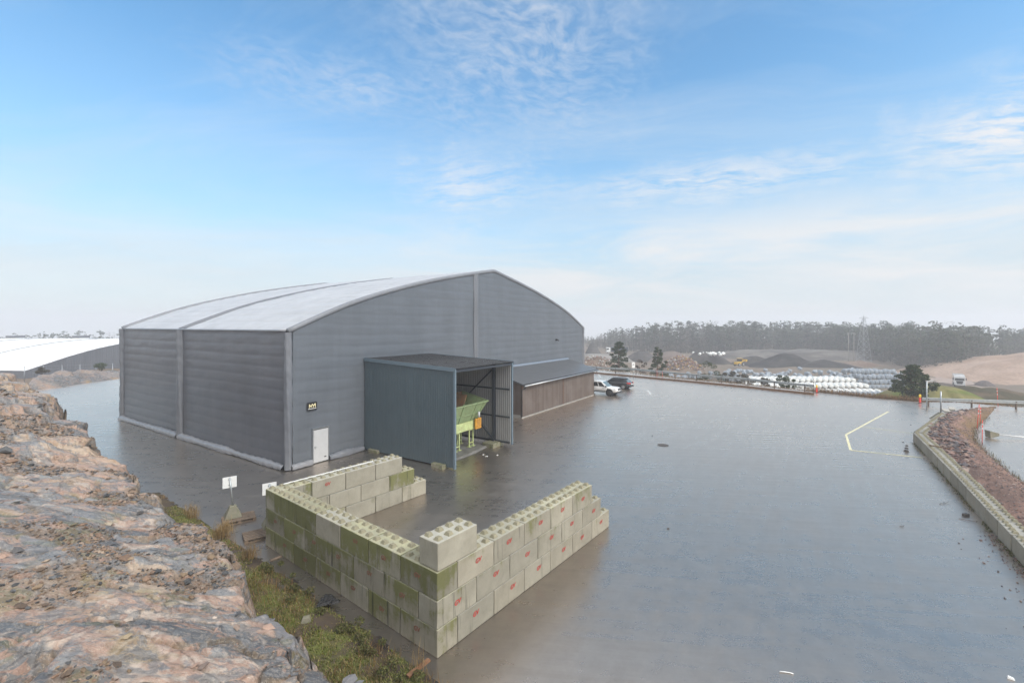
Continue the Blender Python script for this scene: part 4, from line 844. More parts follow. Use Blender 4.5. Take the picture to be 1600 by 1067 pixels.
hc = np.array(hc); stuff(clumps('heather', hc, RNG.uniform(.10, .18, len(hc)), 150, .045, np.array([(.11, .12, .04), (.15, .125, .06), (.07, .08, .03), (.19, .19, .065)]), MATS['grass_leaf']), 'dark cushions of heather on the strip below the block wall', 'heather')

# ------------------------------------------------------------------ trees
pmat('bark', (.10, .065, .045), .9, var=.3, scale=6, bump=.4); pmat('bark_red', (.17, .085, .045), .9, var=.3, scale=6)
NEED = np.array([(.042, .066, .022), (.055, .080, .026), (.032, .050, .02), (.07, .09, .034)])
def near_pine(label, u, v_top, y, width_px, group, lobes=46, cat='pine tree', seed=0, hbase=None):
    rg = np.random.default_rng(seed); x = XatY(u, y); zb_ = float(terrain(x, y)); ztop = CAMH + (HOR - v_top) / FPX * y; Hh = ztop - zb_; wr = width_px / FPX * y / 2
    r = thing('pine_tree', label, cat, (x, y, zb_), 0, group); tk = MB(); tip = (rg.uniform(-.2, .2), rg.uniform(-.2, .2), Hh * .93)
    tk.tube([(0, 0, -.3), (.05, .02, Hh * .3), (tip[0] * .6, tip[1] * .6, Hh * .65), tip], [.16, .13, .08, .03], 8); C = []; Rs = []
    for k in range(lobes):
        f = (k + .5) / lobes; zz_ = Hh * (.20 + .78 * f); prof_ = (1 - f) ** .65 * (1 - .35 * math.exp(-(f / .10) ** 2)) + .10; an = k * 2.4 + rg.uniform(-.5, .5); rr = wr * prof_ * rg.uniform(.35, 1.0)
        c = np.array([math.cos(an) * rr, math.sin(an) * rr, zz_ + rg.uniform(-.2, .2)]); C.append(c); Rs.append(wr * rg.uniform(.16, .30) * (.55 + .6 * prof_))
        tk.tube([(tip[0] * f * .6, tip[1] * f * .6, zz_ - rr * .25), (c[0] * .55, c[1] * .55, zz_ - rr * .05), tuple(c)], [.045, .03, .012], 5)
    tk.build('trunk', MATS['bark_red'], r); clumps('crown', np.array(C), np.array(Rs), 150, .20, NEED, MATS['needle_leaf'], r, .5, .8); return r
gp = 'pines behind the guard rail'
near_pine('taller dark pine behind the guard rail, nearest the parked cars', 967, 534, 108, 40, gp, 50, seed=3)
near_pine('narrow dark pine beside the red stakes at the guard rail', 1028, 543, 104, 37, gp, 44, seed=8)
near_pine('broad bushy pine beside the end of the straight rail', 1427, 571, 62, 56, gp, 54, seed=5)
def bush(label, u, v_top, y, width_px, cols, cnt=14, name='bush', h_px=None):
    x = XatY(u, y); zb_ = float(terrain(x, y)); ztop = CAMH + (HOR - v_top) / FPX * y; Hh = ztop - zb_; wr = width_px / FPX * y / 2; r = thing(name, label, 'bush', (x, y, zb_)); st = MB(); C = []
    for k in range(cnt):
        f = RNG.uniform(.25, .95); c = np.array([RNG.uniform(-1, 1) * wr * (1.1 - f * .6), RNG.uniform(-1, 1) * wr * .7, Hh * f]); C.append(c); st.tube([(0, 0, -.2), tuple(c * np.array([.5, .5, .6])), tuple(c)], [.05, .03, .01], 5)
    st.build('stem', MATS['bark'], r); clumps('foliage', np.array(C), RNG.uniform(.2, .42, cnt) * min(wr, Hh) * .9, 130, .15, np.array(cols), MATS['needle_leaf'], r, .7, .6); return r
GRN = [(.05, .075, .025), (.065, .09, .03), (.04, .055, .02)]; BRN = [(.10, .075, .05), (.08, .06, .045), (.07, .075, .04)]
bush('spreading green bush behind the guard rail left of the bales', 1110, 566, 88, 40, GRN, 18)
bush('low brown bush behind the guard rail below the grey bales', 1140, 578, 84, 32, BRN, 14); bush('brown scrub behind the guard rail, in front of the first bales', 1163, 582, 80, 34, BRN, 12)
bush('small green bush in front of the white bales at the rail', 1229, 587, 73, 28, GRN, 12); bush('small brown bush left of the white bales at the rail', 1199, 589, 75, 20, BRN, 9)
bush('bare brown thicket between the two pines at the rail', 1000, 560, 106, 26, [(.12, .085, .07), (.10, .075, .06)], 14)
# forest beyond the valley
def tree_proto(kind, seed):
    """unit height tree: arrays V, F (quads), colours"""
    rg = np.random.default_rng(seed); V = []; F = []; Cc = []
    def quad(p, a, b, c): V.extend([p - b, p + a, p + b, p - a]); F.append([len(V) - 4 + i for i in range(4)]); Cc.extend([c] * 4)
    bark = np.array((.07, .05, .04)) if kind != 'bare' else np.array((.15, .12, .10))
    for k in range(3):
        an = k * 2.1; d = np.array([math.cos(an), math.sin(an), 0]) * .012; V.extend([-d, d, d * .3 + np.array([0, 0, .85]), -d * .3 + np.array([0, 0, .85])]); F.append([len(V) - 4 + i for i in range(4)]); Cc.extend([bark] * 4)
    n = {'pine': 250, 'tall': 220, 'spruce': 200, 'bare': 150, 'bush': 150}[kind]; lob = []
    for k in range(16):
        f = rg.uniform(0, 1); an = rg.uniform(0, 6.28)
        if kind == 'pine': z = .26 + .72 * f; r = .22 * math.sqrt(max(.05, 1 - ((z - .60) / .42) ** 2)) * rg.uniform(.3, 1); s = .085
        elif kind == 'tall': z = .3 + .68 * f; r = .15 * math.sqrt(max(.05, 1 - ((z - .64) / .40) ** 2)) * rg.uniform(.3, 1); s = .07
        elif kind == 'spruce': z = .10 + .88 * f; r = .17 * (1.03 - z) ** .8 * rg.uniform(.5, 1); s = .07 * (1.15 - z)
        elif kind == 'bush': z = .08 + .85 * f; r = .42 * math.sqrt(max(.05, 1 - ((z - .4) / .6) ** 2)) * rg.uniform(.3, 1); s = .16
        else: z = .3 + .68 * f; r = .24 * math.sqrt(max(.05, 1 - ((z - .65) / .42) ** 2)) * rg.uniform(.3, 1); s = .10
        lob.append((r * math.cos(an), r * math.sin(an), z, s))
    base = {'pine': (.05, .066, .032), 'tall': (.055, .066, .035), 'spruce': (.033, .047, .026), 'bare': (.13, .105, .09), 'bush': (.085, .075, .05)}[kind]
    for k in range(n):
        l = lob[rg.integers(0, 16)]; u = rg.normal(0, 1, 3); u /= np.linalg.norm(u); p = np.array(l[:3]) + u * l[3] * np.array([1, 1, .6]) * rg.uniform(.4, 1); a = rg.normal(0, 1, 3); b = np.cross(a, rg.normal(0, 1, 3)); sz = .05 if kind == 'bush' else .028 if kind != 'bare' else .03
        quad(p, a / np.linalg.norm(a) * sz, b / np.linalg.norm(b) * sz * (.6 if kind != 'bare' else .12), np.array(base) * rg.uniform(.6, 1.45))
    return np.array(V), np.array(F), np.array(Cc)
PROTO = {}
for kd in ('pine', 'tall', 'spruce', 'bare', 'bush'):
    for q in range(2): PROTO[kd, q] = tree_proto(kd, q * 7 + len(kd))
leafmat('far_leaf', .8, .05)
def merged(name, X, Y, Z, Hh, kinds):
    Vs = []; Fs = []; Cs = []; o = 0
    for x, y, z, hh, kd in zip(X, Y, Z, Hh, kinds):
        V, F, C = PROTO[kd]; a = random.uniform(0, 6.28); c, s = math.cos(a), math.sin(a); w = hh * random.uniform(.85, 1.25)
        Vs.append(np.stack([(V[:, 0] * c - V[:, 1] * s) * w + x, (V[:, 0] * s + V[:, 1] * c) * w + y, V[:, 2] * hh + z - .3], -1)); Fs.append(F + o); Cs.append(C * random.uniform(.75, 1.2)); o += len(V)
    return npmesh(name, np.concatenate(Vs), np.concatenate(Fs), MATS['far_leaf'], np.concatenate(Cs))
def kind_at(u):
    r = random.random()
    if u < 1120: k = 'bare' if r < .35 else 'tall' if r < .7 else 'spruce'
    elif u < 1330: k = 'tall' if r < .45 else 'bare' if r < .65 else 'spruce' if r < .8 else 'pine'
    else: k = 'pine' if r < .5 else 'tall' if r < .75 else 'bare' if r < .88 else 'spruce'
    return (k, random.randint(0, 1))
TOPU = [880, 920, 960, 1000, 1060, 1200, 1300, 1400, 1500, 1600, 1760]; TOPV = [534, 526, 512, 504, 500, 499, 502, 500, 502, 508, 514]
def tree_height(x, y, z):
    u = 800 + FPX * x / y; front = max(0, y - float(forest_y(x, y))); tv = np.interp(u, TOPU, TOPV); full = CAMH + (HOR - tv) / FPX * y - z
    return full
X = []; Y = []; Z = []; Hh = []; K = []
while len(X) < 2500:
    u = random.uniform(880, 1760)
    if 1538 < u < 1566 and random.random() < .8: continue
    dep = random.random() ** 1.3 * 110 + 7; y = float(np.interp(u, FOREST_U, FOREST_Y)) + dep; x = XatY(u, y)
    z = float(terrain(x, y)); hh = np.clip(tree_height(x, y, z) * random.uniform(.62, 1.02) * (.80 + .2 * min(dep / 60, 1)), 5, 24)
    X.append(x); Y.append(y); Z.append(z); Hh.append(hh); K.append(kind_at(u))
    if random.random() < .97:      # undergrowth between the trunks
        X.append(x + random.uniform(-3, 3)); Y.append(y + random.uniform(-4, 2)); Z.append(float(terrain(X[-1], Y[-1]))); Hh.append(hh * random.uniform(.35, .72)); K.append((random.choice(['bare', 'spruce', 'spruce', 'bush', 'bush']), random.randint(0, 1)))
for k in range(420):
    u = random.uniform(890, 1740); y = float(np.interp(u, FOREST_U, FOREST_Y)) + random.uniform(-4, 4); x = XatY(u, y)
    if 1536 < u < 1570: continue
    X.append(x); Y.append(y); Z.append(float(terrain(x, y))); Hh.append(random.uniform(3, 8)); K.append((random.choice(['bush', 'bush', 'bare', 'spruce']), random.randint(0, 1)))
stuff(merged('forest', X, Y, Z, Hh, K), 'misty mixed forest beyond the valley reading as one mass', 'forest')
# front row of the forest: trees one can tell apart
TM = {}
for kd in [q for q in PROTO if q[0] != 'bush']: V, F, C = PROTO[kd]; o = npmesh('forest_tree', V, F, MATS['far_leaf'], C); TM[kd] = o.data; bpy.data.objects.remove(o)
KN = {'pine': ('round crowned pine', 'pine_tree', 'pine tree'), 'tall': ('slim tall pine', 'pine_tree', 'pine tree'), 'spruce': ('pointed dark spruce', 'spruce_tree', 'spruce tree'), 'bare': ('leafless grey brown tree', 'leafless_tree', 'tree')}
def place_tree(kd, x, y, z, hh, label, group):
    o = bpy.data.objects.new(KN[kd[0]][1], TM[kd]); COL.objects.link(o); w = hh * random.uniform(.9, 1.25); o.location = (x, y, z - .2); o.scale = (w, w, hh); o.rotation_euler = (0, 0, random.uniform(0, 6.28)); return tag(o, label, KN[kd[0]][2], group)
ZONE = [(1010, 'left of the dark mounds'), (1180, 'behind the dark mounds'), (1345, 'left of the pylon'), (1440, 'right of the pylon'), (1530, 'above the white truck'), (1800, 'behind the gravel hill')]
for k in range(104):
    u = 905 + (1700 - 905) * (k + random.uniform(.1, .9)) / 104; y = float(np.interp(u, FOREST_U, FOREST_Y)) + random.uniform(0, 8); x = XatY(u, y); z = float(terrain(x, y)); hh = np.clip(tree_height(x, y, z) * random.uniform(.62, .95), 4.5, 20); kd = kind_at(u)
    zn = next(nm for lim, nm in ZONE if u < lim); place_tree(kd, x, y, z, hh, f"{KN[kd[0]][0]} in the front row of the forest {zn}", f"{KN[kd[0]][0]}s at the forest edge {zn}")
for k in range(62):                # tree line over the white hall
    u = -60 + 262 * (k + random.uniform(0, .9)) / 62; y = random.uniform(215, 300); x = XatY(u, y); z = float(terrain(x, y)); tv = random.uniform(514, 527) if u > 60 else random.uniform(519, 529); hh = CAMH + (HOR - tv) / FPX * y - z; kd = (random.choice(['pine', 'pine', 'bare', 'tall', 'spruce']), random.randint(0, 1))
    place_tree(kd, x, y, z, hh, f"{KN[kd[0]][0]} far behind the white roofed hall", f"{KN[kd[0]][0]}s behind the white roofed hall")
# ------------------------------------------------------------------ white roofed hall far left
fabric('membrane_white', (.80, .80, .79), .5, .4); fabric('far_cladding', (.125, .13, .145), .55, .4)
BX, BY0 = -108.0, 101.0
bh = thing('white_roofed_hall', 'very wide low hall with white membrane roof and dark grey gable, far left', 'hall', (BX, BY0, -2.7))
py_ = np.array([0, 4, 10, 17, 25, 33, 40]); pz_ = np.array([1.75, 2.75, 4.3, 5.75, 6.85, 7.45, 7.65])      # eave to ridge, above the ground there
ys = np.linspace(0, 40, 30); zs_ = np.interp(ys, py_, pz_)
k5 = np.ones(5) / 5; zs_ = np.convolve(np.pad(zs_, 2, mode='reflect', reflect_type='odd'), k5, 'valid')
ysr = np.concatenate([ys, 80 - ys[::-1][1:]]); zsr = np.concatenate([zs_, zs_[::-1][1:]])
for i, x0 in enumerate(np.arange(-120, 0, 20.)):
    xs = np.linspace(x0 + .12, x0 + 19.88, 24); Xg, Yg = np.meshgrid(xs, ysr, indexing='ij'); f = (Xg - x0) / 20
    Zg = zsr[None, :] + .10 * np.sin(np.pi * f) ** .5 + .02 * np.sin(Yg * 2.2)
    MB().grid(np.stack([Xg, Yg, Zg], -1), flip=False).build('roof', MATS['membrane_white'], bh)
    MB().tube([(x0, y, z + .03) for y, z in zip(ysr, zsr)], .14, 6).build('roof_seam', MATS['tarp_silver'], bh)
mb = MB(); n = 120; yy = np.linspace(0, 80, 240); B = []; T = []
for k, y in enumerate(yy): B.append((.0 + (.06 if k % 2 else 0), y, -.6)); T.append((.0 + (.06 if k % 2 else 0), y, float(np.interp(y, ysr, zsr)) - .02))
mb.grid([B, T], smooth=False); mb.build('gable_wall', MATS['far_cladding'], bh)
mb = MB(); mb.grid([[(-120, -.02, -.6), (0, -.02, -.6)], [(-120, -.02, 1.72), (0, -.02, 1.72)]], smooth=False); mb.build('eave_wall', MATS['far_cladding'], bh)
for x in (-4.5, -25.5, -45.8, -62, -82):
    mb = MB(); mb.hexa([(x - .9, 38.2, 7.4), (x + .9, 38.2, 7.4), (x + 1.0, 41.8, 7.4), (x - 1.0, 41.8, 7.4), (x - .9, 38.2, 7.95), (x + .9, 38.2, 7.95), (x + .9, 41.8, 7.95), (x - .9, 41.8, 7.95)])
    v_ = mb.build('ridge_vent', MATS['membrane_white'], bh); MB().box(x - 1.0, x + 1.0, 38.1, 41.9, 7.96, 8.65).build('louvre', MATS['far_cladding'], v_)
# wire fence posts in front of it
fn = thing('wire_fence', 'thin wire fence standing in front of the white roofed hall', 'fence', (*G(125, 590), 0)); o0 = G(125, 590); pp = []
for u, dy in ((38, 0), (68, 2), (97, 4), (125, 6), (150, 8), (176, 10)):
    y = 80 + dy * .6; x = XatY(u, y); pp.append((x - o0[0], y - o0[1])); MB().tube([(pp[-1][0], pp[-1][1], -1.5), (pp[-1][0], pp[-1][1], 2.0)], .045, 6).build('post', MATS['steel_grey'], fn)
for z in (.7, 1.3, 1.9): MB().tube([(*p, z) for p in pp], .008, 4).build('wire', MATS['steel_grey'], fn)

# low rock bank at the far left end of the yard
bank_px = [(36, 612), (60, 609), (95, 605), (125, 600), (160, 595), (188, 591), (215, 588)]; BP = np.array([G(*p) for p in bank_px])
ks = np.linspace(0, len(BP) - 1, 160); bx = np.interp(ks, range(len(BP)), BP[:, 0]); by = np.interp(ks, range(len(BP)), BP[:, 1])
ww = np.linspace(0, 1, 26); dirx, diry = -.55, .83; KX, WW_ = np.meshgrid(ks, ww, indexing='ij')
px = np.interp(KX, range(len(BP)), BP[:, 0]) + dirx * 14 * WW_; py = np.interp(KX, range(len(BP)), BP[:, 1]) + diry * 14 * WW_
hgt = np.interp(KX, [0, 1, 2.5, 4, 5, 6], [2.0, 1.9, 1.55, 1.1, .8, .6]); pzv = hgt * np.sin(np.pi * np.minimum(WW_ * 1.0, 1)) ** .7 * (1 + .25 * fbm(px * .3, py * .3, 0, 4, 5)) + .2 * fbm(px * .9, py * .9, 0, 4, 6) * np.sin(np.pi * WW_) - .08 - 2.2 * sstep(.6, 1, WW_)
cc = np.empty(px.shape + (3,)); cc[:] = (.27, .20, .16); cc = lerp(cc, np.array((.09, .09, .09)), sstep(-.1, .25, fbm(px * .25, py * .5, 0, 4, 7))); cc = lerp(cc, np.array((.30, .19, .08)), sstep(.0, .3, fbm(px * .4, py * .4, 0, 4, 8)) * sstep(.3, .05, WW_) + sstep(4, 5.5, KX) * .5)
h, w = px.shape; ii, jj = np.meshgrid(np.arange(h - 1), np.arange(w - 1), indexing='ij'); a_ = (ii * w + jj).ravel()
o = npmesh('rock_bank', np.stack([px, py, pzv], -1).reshape(-1, 3), np.stack([a_, a_ + w, a_ + w + 1, a_ + 1], -1), MATS['bare_rock'], np.clip(cc, 0, 1).reshape(-1, 3), smooth=False)
if o.data.polygons[len(o.data.polygons) // 2].normal.z < 0: o.data.flip_normals()
struct(o)
def small_bush(label, u, v, z, r_, cols, y=None):
    q = G(u, v, z) if y is None else (XatY(u, y), y); r = thing('bush', label, 'bush', (q[0], q[1], z)); C = np.array([(RNG.uniform(-1, 1) * r_, RNG.uniform(-1, 1) * r_ * .6, RNG.uniform(.3, 1.0) * r_) for _ in range(10)]); st = MB()
    for c in C: st.tube([(0, 0, -.4), tuple(c)], [.03, .01], 5)
    st.build('stem', MATS['bark'], r); clumps('foliage', C, np.full(10, r_ * .4), 90, .12, np.array(cols), MATS['needle_leaf'], r)
small_bush('small green bush on the low rock bank beside the hall corner', 158, 583, .9, 1.1, GRN, 84); small_bush('low brown scrub on the low rock bank, far left', 66, 583, 1.5, .8, BRN, 72)

# ------------------------------------------------------------------ guard rails along the yard
pmat('galvanised', (.40, .43, .44), .38, .55, var=.12, scale=3, dirt=(.25, .26, .26), dirt_amt=.4); pmat('rail_timber', (.16, .085, .04), .8, var=.3, scale=3); pmat('post_brown', (.10, .07, .05), .8, var=.3)
WB = [(-.02, .0), (.04, .03), (.04, .09), (-.02, .13), (-.02, .18), (.04, .22), (.04, .28), (-.02, .31), (-.05, .31), (-.02, .27), (-.06, .155), (-.02, .04), (-.05, .0)]
def rail_line(label, pts, z, name='guard_rail', step=4.0, seg=40):
    pts = np.array(pts); o = pts[0].copy(); r = thing(name, label, 'guard rail', (*o, 0)); L = np.concatenate([[0], np.cumsum(np.hypot(*np.diff(pts, axis=0).T))]); q = np.arange(0, L[-1], L[-1] / seg).tolist() + [L[-1]]
    P = [(np.interp(s, L, pts[:, 0]) - o[0], np.interp(s, L, pts[:, 1]) - o[1], z) for s in q]
    MB().sweep(P, [(a, b * 1.1) for a, b in WB]).build('rail', MATS['galvanised'], r)
    for s in np.arange(.6, L[-1], step):
        x, y = np.interp(s, L, pts[:, 0]) - o[0], np.interp(s, L, pts[:, 1]) - o[1]; zt_ = float(terrain(x + o[0], y + o[1]))
        m_ = MB(); m_.box(x - .06, x + .06, y - .02, y + .10, min(zt_, 0) - .3, z + .3); m_.build('post', MATS['post_brown'], r)
    return r
def off(us, dv=-1): return [G(u, v + dv) for u, v in us]
rail_line('long grey guard rail curving along the far yard edge from the lean-to', off([(908, 580), (940, 584), (985, 586), (1030, 590), (1060, 593.5), (1110, 598.5), (1160, 602.5), (1215, 609), (1272, 615)], -1.5), .75, seg=60)
rail_line('straight grey guard rail at the right end of the yard', off([(1441, 635), (1490, 637), (1545, 639), (1600, 641), (1690, 646)]), .62, step=4.0, seg=24)
mb = MB(); kb = [G(u, v) for u, v in ((908, 581.5), (985, 588.5), (1060, 595.5), (1160, 605), (1215, 611), (1272, 617))]
o_ = kb[0].copy(); mb.sweep([(p[0] - o_[0], p[1] - o_[1], 0) for p in kb], [(.1, 0), (.1, .26), (-.1, .26), (-.1, 0)]); tag(mb.build('timber_kerb', MATS['rail_timber'], None, (*o_, 0)), 'low brown timber kerb running beneath the long curving guard rail', 'kerb')
# rank dry grass along the far edge
X = []; Y = []; 
e_pts = np.array([G(u, v) for u, v in ((905, 576), (1000, 585), (1060, 592), (1150, 600), (1275, 612.5), (1360, 621.5), (1440, 628), (1490, 628), (1600, 637))])
s_ = RNG.uniform(0, len(e_pts) - 1, 9000); nx_ = RNG.exponential(.9, 9000)
X = np.interp(s_, range(len(e_pts)), e_pts[:, 0]); Y = np.interp(s_, range(len(e_pts)), e_pts[:, 1]); X = X + nx_ * .25; Y = Y + nx_ - .1; tall = np.where((s_ > 3.9) & (s_ < 6.1), 1.0, .45)
Z = terrain(X, Y); Z = np.maximum(Z, -.6); n = len(X)
stuff(blades('bank_grass', X, Y, Z, RNG.uniform(.25, .9, n) * tall, RNG.uniform(.02, .05, n), pal(n, (.24, .14, .06), (.18, .10, .05), (.30, .20, .10), (.13, .08, .045)), MATS['grass_leaf'], .5), 'rusty brown dry grass along the far edge of the yard', 'grass')
# end reflectors
pmat('signal_red', (.62, .03, .015), .4, var=.1, scale=5); pmat('signal_yellow', (.85, .55, .02), .4, var=.08, scale=5); pmat('stake_red', (.72, .09, .06), .5, var=.1, scale=5)
def reflector(label, u, v):
    r = thing('reflector_post', label, 'reflector post', (*G(u, v), 0)); MB().box(-.10, .10, -.05, .05, 0, .68).build('post', MATS['signal_red'], r, bevel=.02); MB().tube([(0, 0, .685), (0, 0, .80), (0, 0, 1.0), (0, 0, 1.06)], [.09, .115, .10, .04], 12).build('reflector', MATS['signal_yellow'], r); MB().box(-.18, .18, -.1, .1, -.02, .06).build('foot', MATS['black_plastic'], r)
reflector('red post with yellow reflector at the end of the curving guard rail', 1276, 613.5); reflector('red post with yellow reflector at the end of the straight guard rail', 1437.5, 630)
def stake(label, u, v, v_top, lean, mat='stake_red', r_=.026, group='snow stakes'):
    g = G(u, v); hh = (v - v_top) / FPX * g[1]; r = thing('snow_stake', label, 'stake', (*g, -.02), 0, group); MB().tube([(0, 0, 0), (lean * hh * .5, 0, hh * .5), (lean * hh, 0, hh)], r_, 7).build('rod', MATS[mat], r)
    for f in (.62, .80): p = (lean * hh * f, 0, hh * f); q = (lean * hh * (f + .05), 0, hh * (f + .05)); MB().tube([p, q], r_ * 1.15, 7).build('band', MATS['white_paint'], r)
stake('red snow stake leaning left at the straight rail', 1559.5, 635, 605.5, -.06); stake('red snow stake leaning right beside the berm, behind another', 1526.5, 671, 631.5, .09); stake('upright red snow stake at the water edge below the berm', 1534.5, 693, 656, .02); stake('red snow stake with pale top, leaning beside the berm', 1531.5, 662, 636, .03)
stake('red snow stake between the pines at the curving guard rail', 1026.5, 592, 577, 0); stake('second red snow stake at the curving guard rail, right of the narrow pine', 1035, 592.5, 580, 0); stake('thin brown stake at the end of the curving guard rail', 1271, 615, 591, 0, 'post_brown', .03)
# white road sign by the cars
pmat('sign_face', (.78, .78, .76), .4, var=.05, scale=3); pmat('sign_ink', (.12, .14, .2), .5)
g = G(989.5, 592.5); r = thing('road_sign', 'white sign on thin post behind the dark parked car', 'sign', (*g, 0)); MB().tube([(0, 0, 0), (0, 0, 2.9)], .04, 8).build('post', MATS['steel_grey'], r); MB().box(-.26, .26, -.065, -.045, 1.95, 2.9).build('panel', MATS['sign_face'], r, bevel=.008)
mb = MB(); mb.box(-.12, .12, -.07, -.066, 2.42, 2.50); mb.box(-.05, .10, -.07, -.066, 2.52, 2.60); mb.box(-.14, -.06, -.0705, -.0665, 2.36, 2.42); mb.build('symbol', MATS['sign_ink'], r)

# ------------------------------------------------------------------ two white notice boards on pallets at the left
pmat('pallet_wood', (.17, .125, .09), .8, var=.25, scale=5, dirt=(.09, .07, .05), dirt_amt=.5); pmat('concrete_foot', (.20, .185, .14), .85, var=.2, scale=4, dirt=(.11, .12, .05), dirt_amt=.6, bump=.3)
def pallet(label, u, v, rot, w=.85, l=1.3):
    r = thing('wooden_pallet', label, 'pallet', (*G(u, v), 0), rot, 'pallets under the signs')
    for k in range(6): y = -w / 2 + .06 + k * (w - .12) / 5; MB().box(-l / 2, l / 2, y - .055, y + .055, .122, .146).build('deck_board', MATS['pallet_wood'], r)
    for x in (-l / 2 + .07, 0, l / 2 - .07): mb = MB(); mb.box(x - .05, x + .05, -w / 2, w / 2, .1, .121); mb.build('stringer', MATS['pallet_wood'], r)
    for x in (-l / 2 + .07, 0, l / 2 - .07):
        for y in (-w / 2 + .07, 0, w / 2 - .07): MB().box(x - .07, x + .07, y - .06, y + .06, .022, .099).build('foot_block', MATS['pallet_wood'], r)
    for y in (-w / 2 + .07, 0, w / 2 - .07): MB().box(-l / 2, l / 2, y - .06, y + .06, 0, .021).build('bottom_board', MATS['pallet_wood'], r)
def notice(label, u, v, rot, z0, hpost, lean, pw=.52, ph=.44):
    r = thing('notice_board', label, 'sign', (*G(u, v), z0), rot); MB().hexa([(-.36, -.36, 0), (.36, -.36, 0), (.36, .36, 0), (-.36, .36, 0), (-.13, -.13, .52), (.13, -.13, .52), (.13, .13, .52), (-.13, .13, .52)]).build('concrete_foot', MATS['concrete_foot'], r, bevel=.02)
    MB().tube([(0, 0, .5), (lean * hpost, 0, hpost)], .035, 8).build('post', MATS['galvanised'], r); x = lean * hpost
    MB().box(x - pw / 2 * 1.1, x + pw / 2 * 1.1, .04, .055, hpost - ph - .05, hpost + .03).build('panel', MATS['white_paint'], r, bevel=.004)
    mb = MB(); mb.box(x - .06, x + .06, .03, .04, hpost - .12, hpost - .08); mb.build('clip', MATS['galvanised'], r); mb = MB(); mb.box(x - .06, x + .06, .03, .04, hpost - .38, hpost - .34); mb.build('clip', MATS['galvanised'], r)
PR = R(36)
pallet('wooden pallet carrying the white notice board left of the block wall', 373, 812, PR, .95, 1.35); notice('white notice board on a concrete foot and pallet left of the block wall', 364, 811, PR, .147, 1.85, -.07)
pallet('wooden pallet half hidden behind the corner of the block wall', 407, 837, PR, .95, 1.3); notice('second white notice board, half hidden behind the block wall corner', 423.5, 826, PR, .147, 1.9, -.03)

# ------------------------------------------------------------------ retaining kerb of concrete blocks and gravel berm at the right
def kerb(px, n0, label_row, first_corner=False, zoff=0, back=0.0, group='kerb blocks along the gravel berm'):
    P = np.array([G(*p) for p in px]); L = np.concatenate([[0], np.cumsum(np.hypot(*np.diff(P, axis=0).T))]); n = int(L[-1] // BL)
    for k in range(n):
        a = [np.interp(k * BL, L, P[:, i]) for i in (0, 1)]; b2 = [np.interp((k + 1) * BL, L, P[:, i]) for i in (0, 1)]; d = np.array(b2) - a; rot = math.atan2(d[1], d[0]); nn = np.array([d[1], -d[0]]) / np.hypot(*d); c = (np.array(a) + b2) / 2 - nn * (BW / 2 + back)
        o = bpy.data.objects.new('kerb_block', random.choice(KBM)); COL.objects.link(o); o.location = (*c, zoff - .04 + random.uniform(-.012, .012)); o.scale = (.965, 1, 1); o.rotation_euler = (0, 0, rot + R(random.uniform(-1.0, 1.0))); o.color = (random.uniform(.02, .3), random.uniform(.62, .92), random.uniform(.0, .4), 1)
        tag(o, f"grey stained kerb block, {ordw(k + 1)} {label_row}", 'concrete block', group)
def ordw(k): return ['first', 'second', 'third', 'fourth', 'fifth', 'sixth', 'seventh', 'eighth', 'ninth', 'tenth', 'eleventh', 'twelfth', 'thirteenth', 'fourteenth', 'fifteenth', 'sixteenth', 'seventeenth', 'eighteenth'][k - 1]
KP = [(1426, 689.5), (1461, 728), (1500, 772), (1546, 826), (1600, 886), (1690, 990)]
kerb(KP, 0, 'from the berm corner'); kerb([(1466, 658.5), (1426, 689.5)], 0, 'on the short far side of the berm')
# berm: ridge of crushed pink stone between the kerb and the right yard
L_px = [(1478, 652), (1463, 660), (1436, 688), (1470, 727), (1510, 771), (1556, 826), (1610, 886), (1700, 990)]; R_px = [(1560, 634), (1548, 648), (1524, 672), (1523, 688), (1545, 712), (1580, 742), (1625, 775), (1720, 840)]
LP = np.array([G(*p) for p in L_px]); RP = np.array([G(*p) for p in R_px]); kk = np.linspace(0, 7, 230); wv = np.linspace(0, 1, 60); KX, WV = np.meshgrid(kk, wv, indexing='ij')
def ip(P, i): return np.interp(KX, range(8), P[:, i])
ed = .05 * fbm(KX * 4, KX * 0, 0, 3, 33); WQ = WV
bx = ip(LP, 0) * (1 - WQ) + ip(RP, 0) * WQ; by = ip(LP, 1) * (1 - WQ) + ip(RP, 1) * WQ
bz = np.interp(WV, [0, .10, .35, .6, .8, .95, 1], [.60, .66, .98, .95, .5, .10, -.06]) * np.interp(KX, [0, .6, 1.5, 3, 7], [.30, .55, .9, 1, 1.05]) + (.07 * fbm(bx * .8, by * .8, 0, 4, 34) + .035 * fbm(bx * 4, by * 4, 0, 3, 35)) * np.sin(np.pi * np.clip(WV, 0, 1)) ** .5
cc = np.empty(bx.shape + (3,)); cc[:] = (.31, .19, .15); cc = lerp(cc, np.array((.24, .155, .125)), sstep(-.2, .4, fbm(bx * .7, by * .7, 0, 4, 36))); cc = lerp(cc, np.array((.20, .13, .055)), sstep(.55, .85, WV + .25 * fbm(bx * .9, by * .9, 0, 4, 37)) * .8 * sstep(5.5, 2.5, KX)); cc = lerp(cc, np.array((.10, .075, .065)), sstep(.95, 1, WV))
attmat('gravel_soil', .9, 24, .5, .7, .03, .3)
h, w = bx.shape; ii, jj = np.meshgrid(np.arange(h - 1), np.arange(w - 1), indexing='ij'); a_ = (ii * w + jj).ravel()
o = npmesh('gravel_berm', np.stack([bx, by, bz], -1).reshape(-1, 3), np.stack([a_, a_ + w, a_ + w + 1, a_ + 1], -1), MATS['gravel_soil'], cc.reshape(-1, 3), smooth=True)
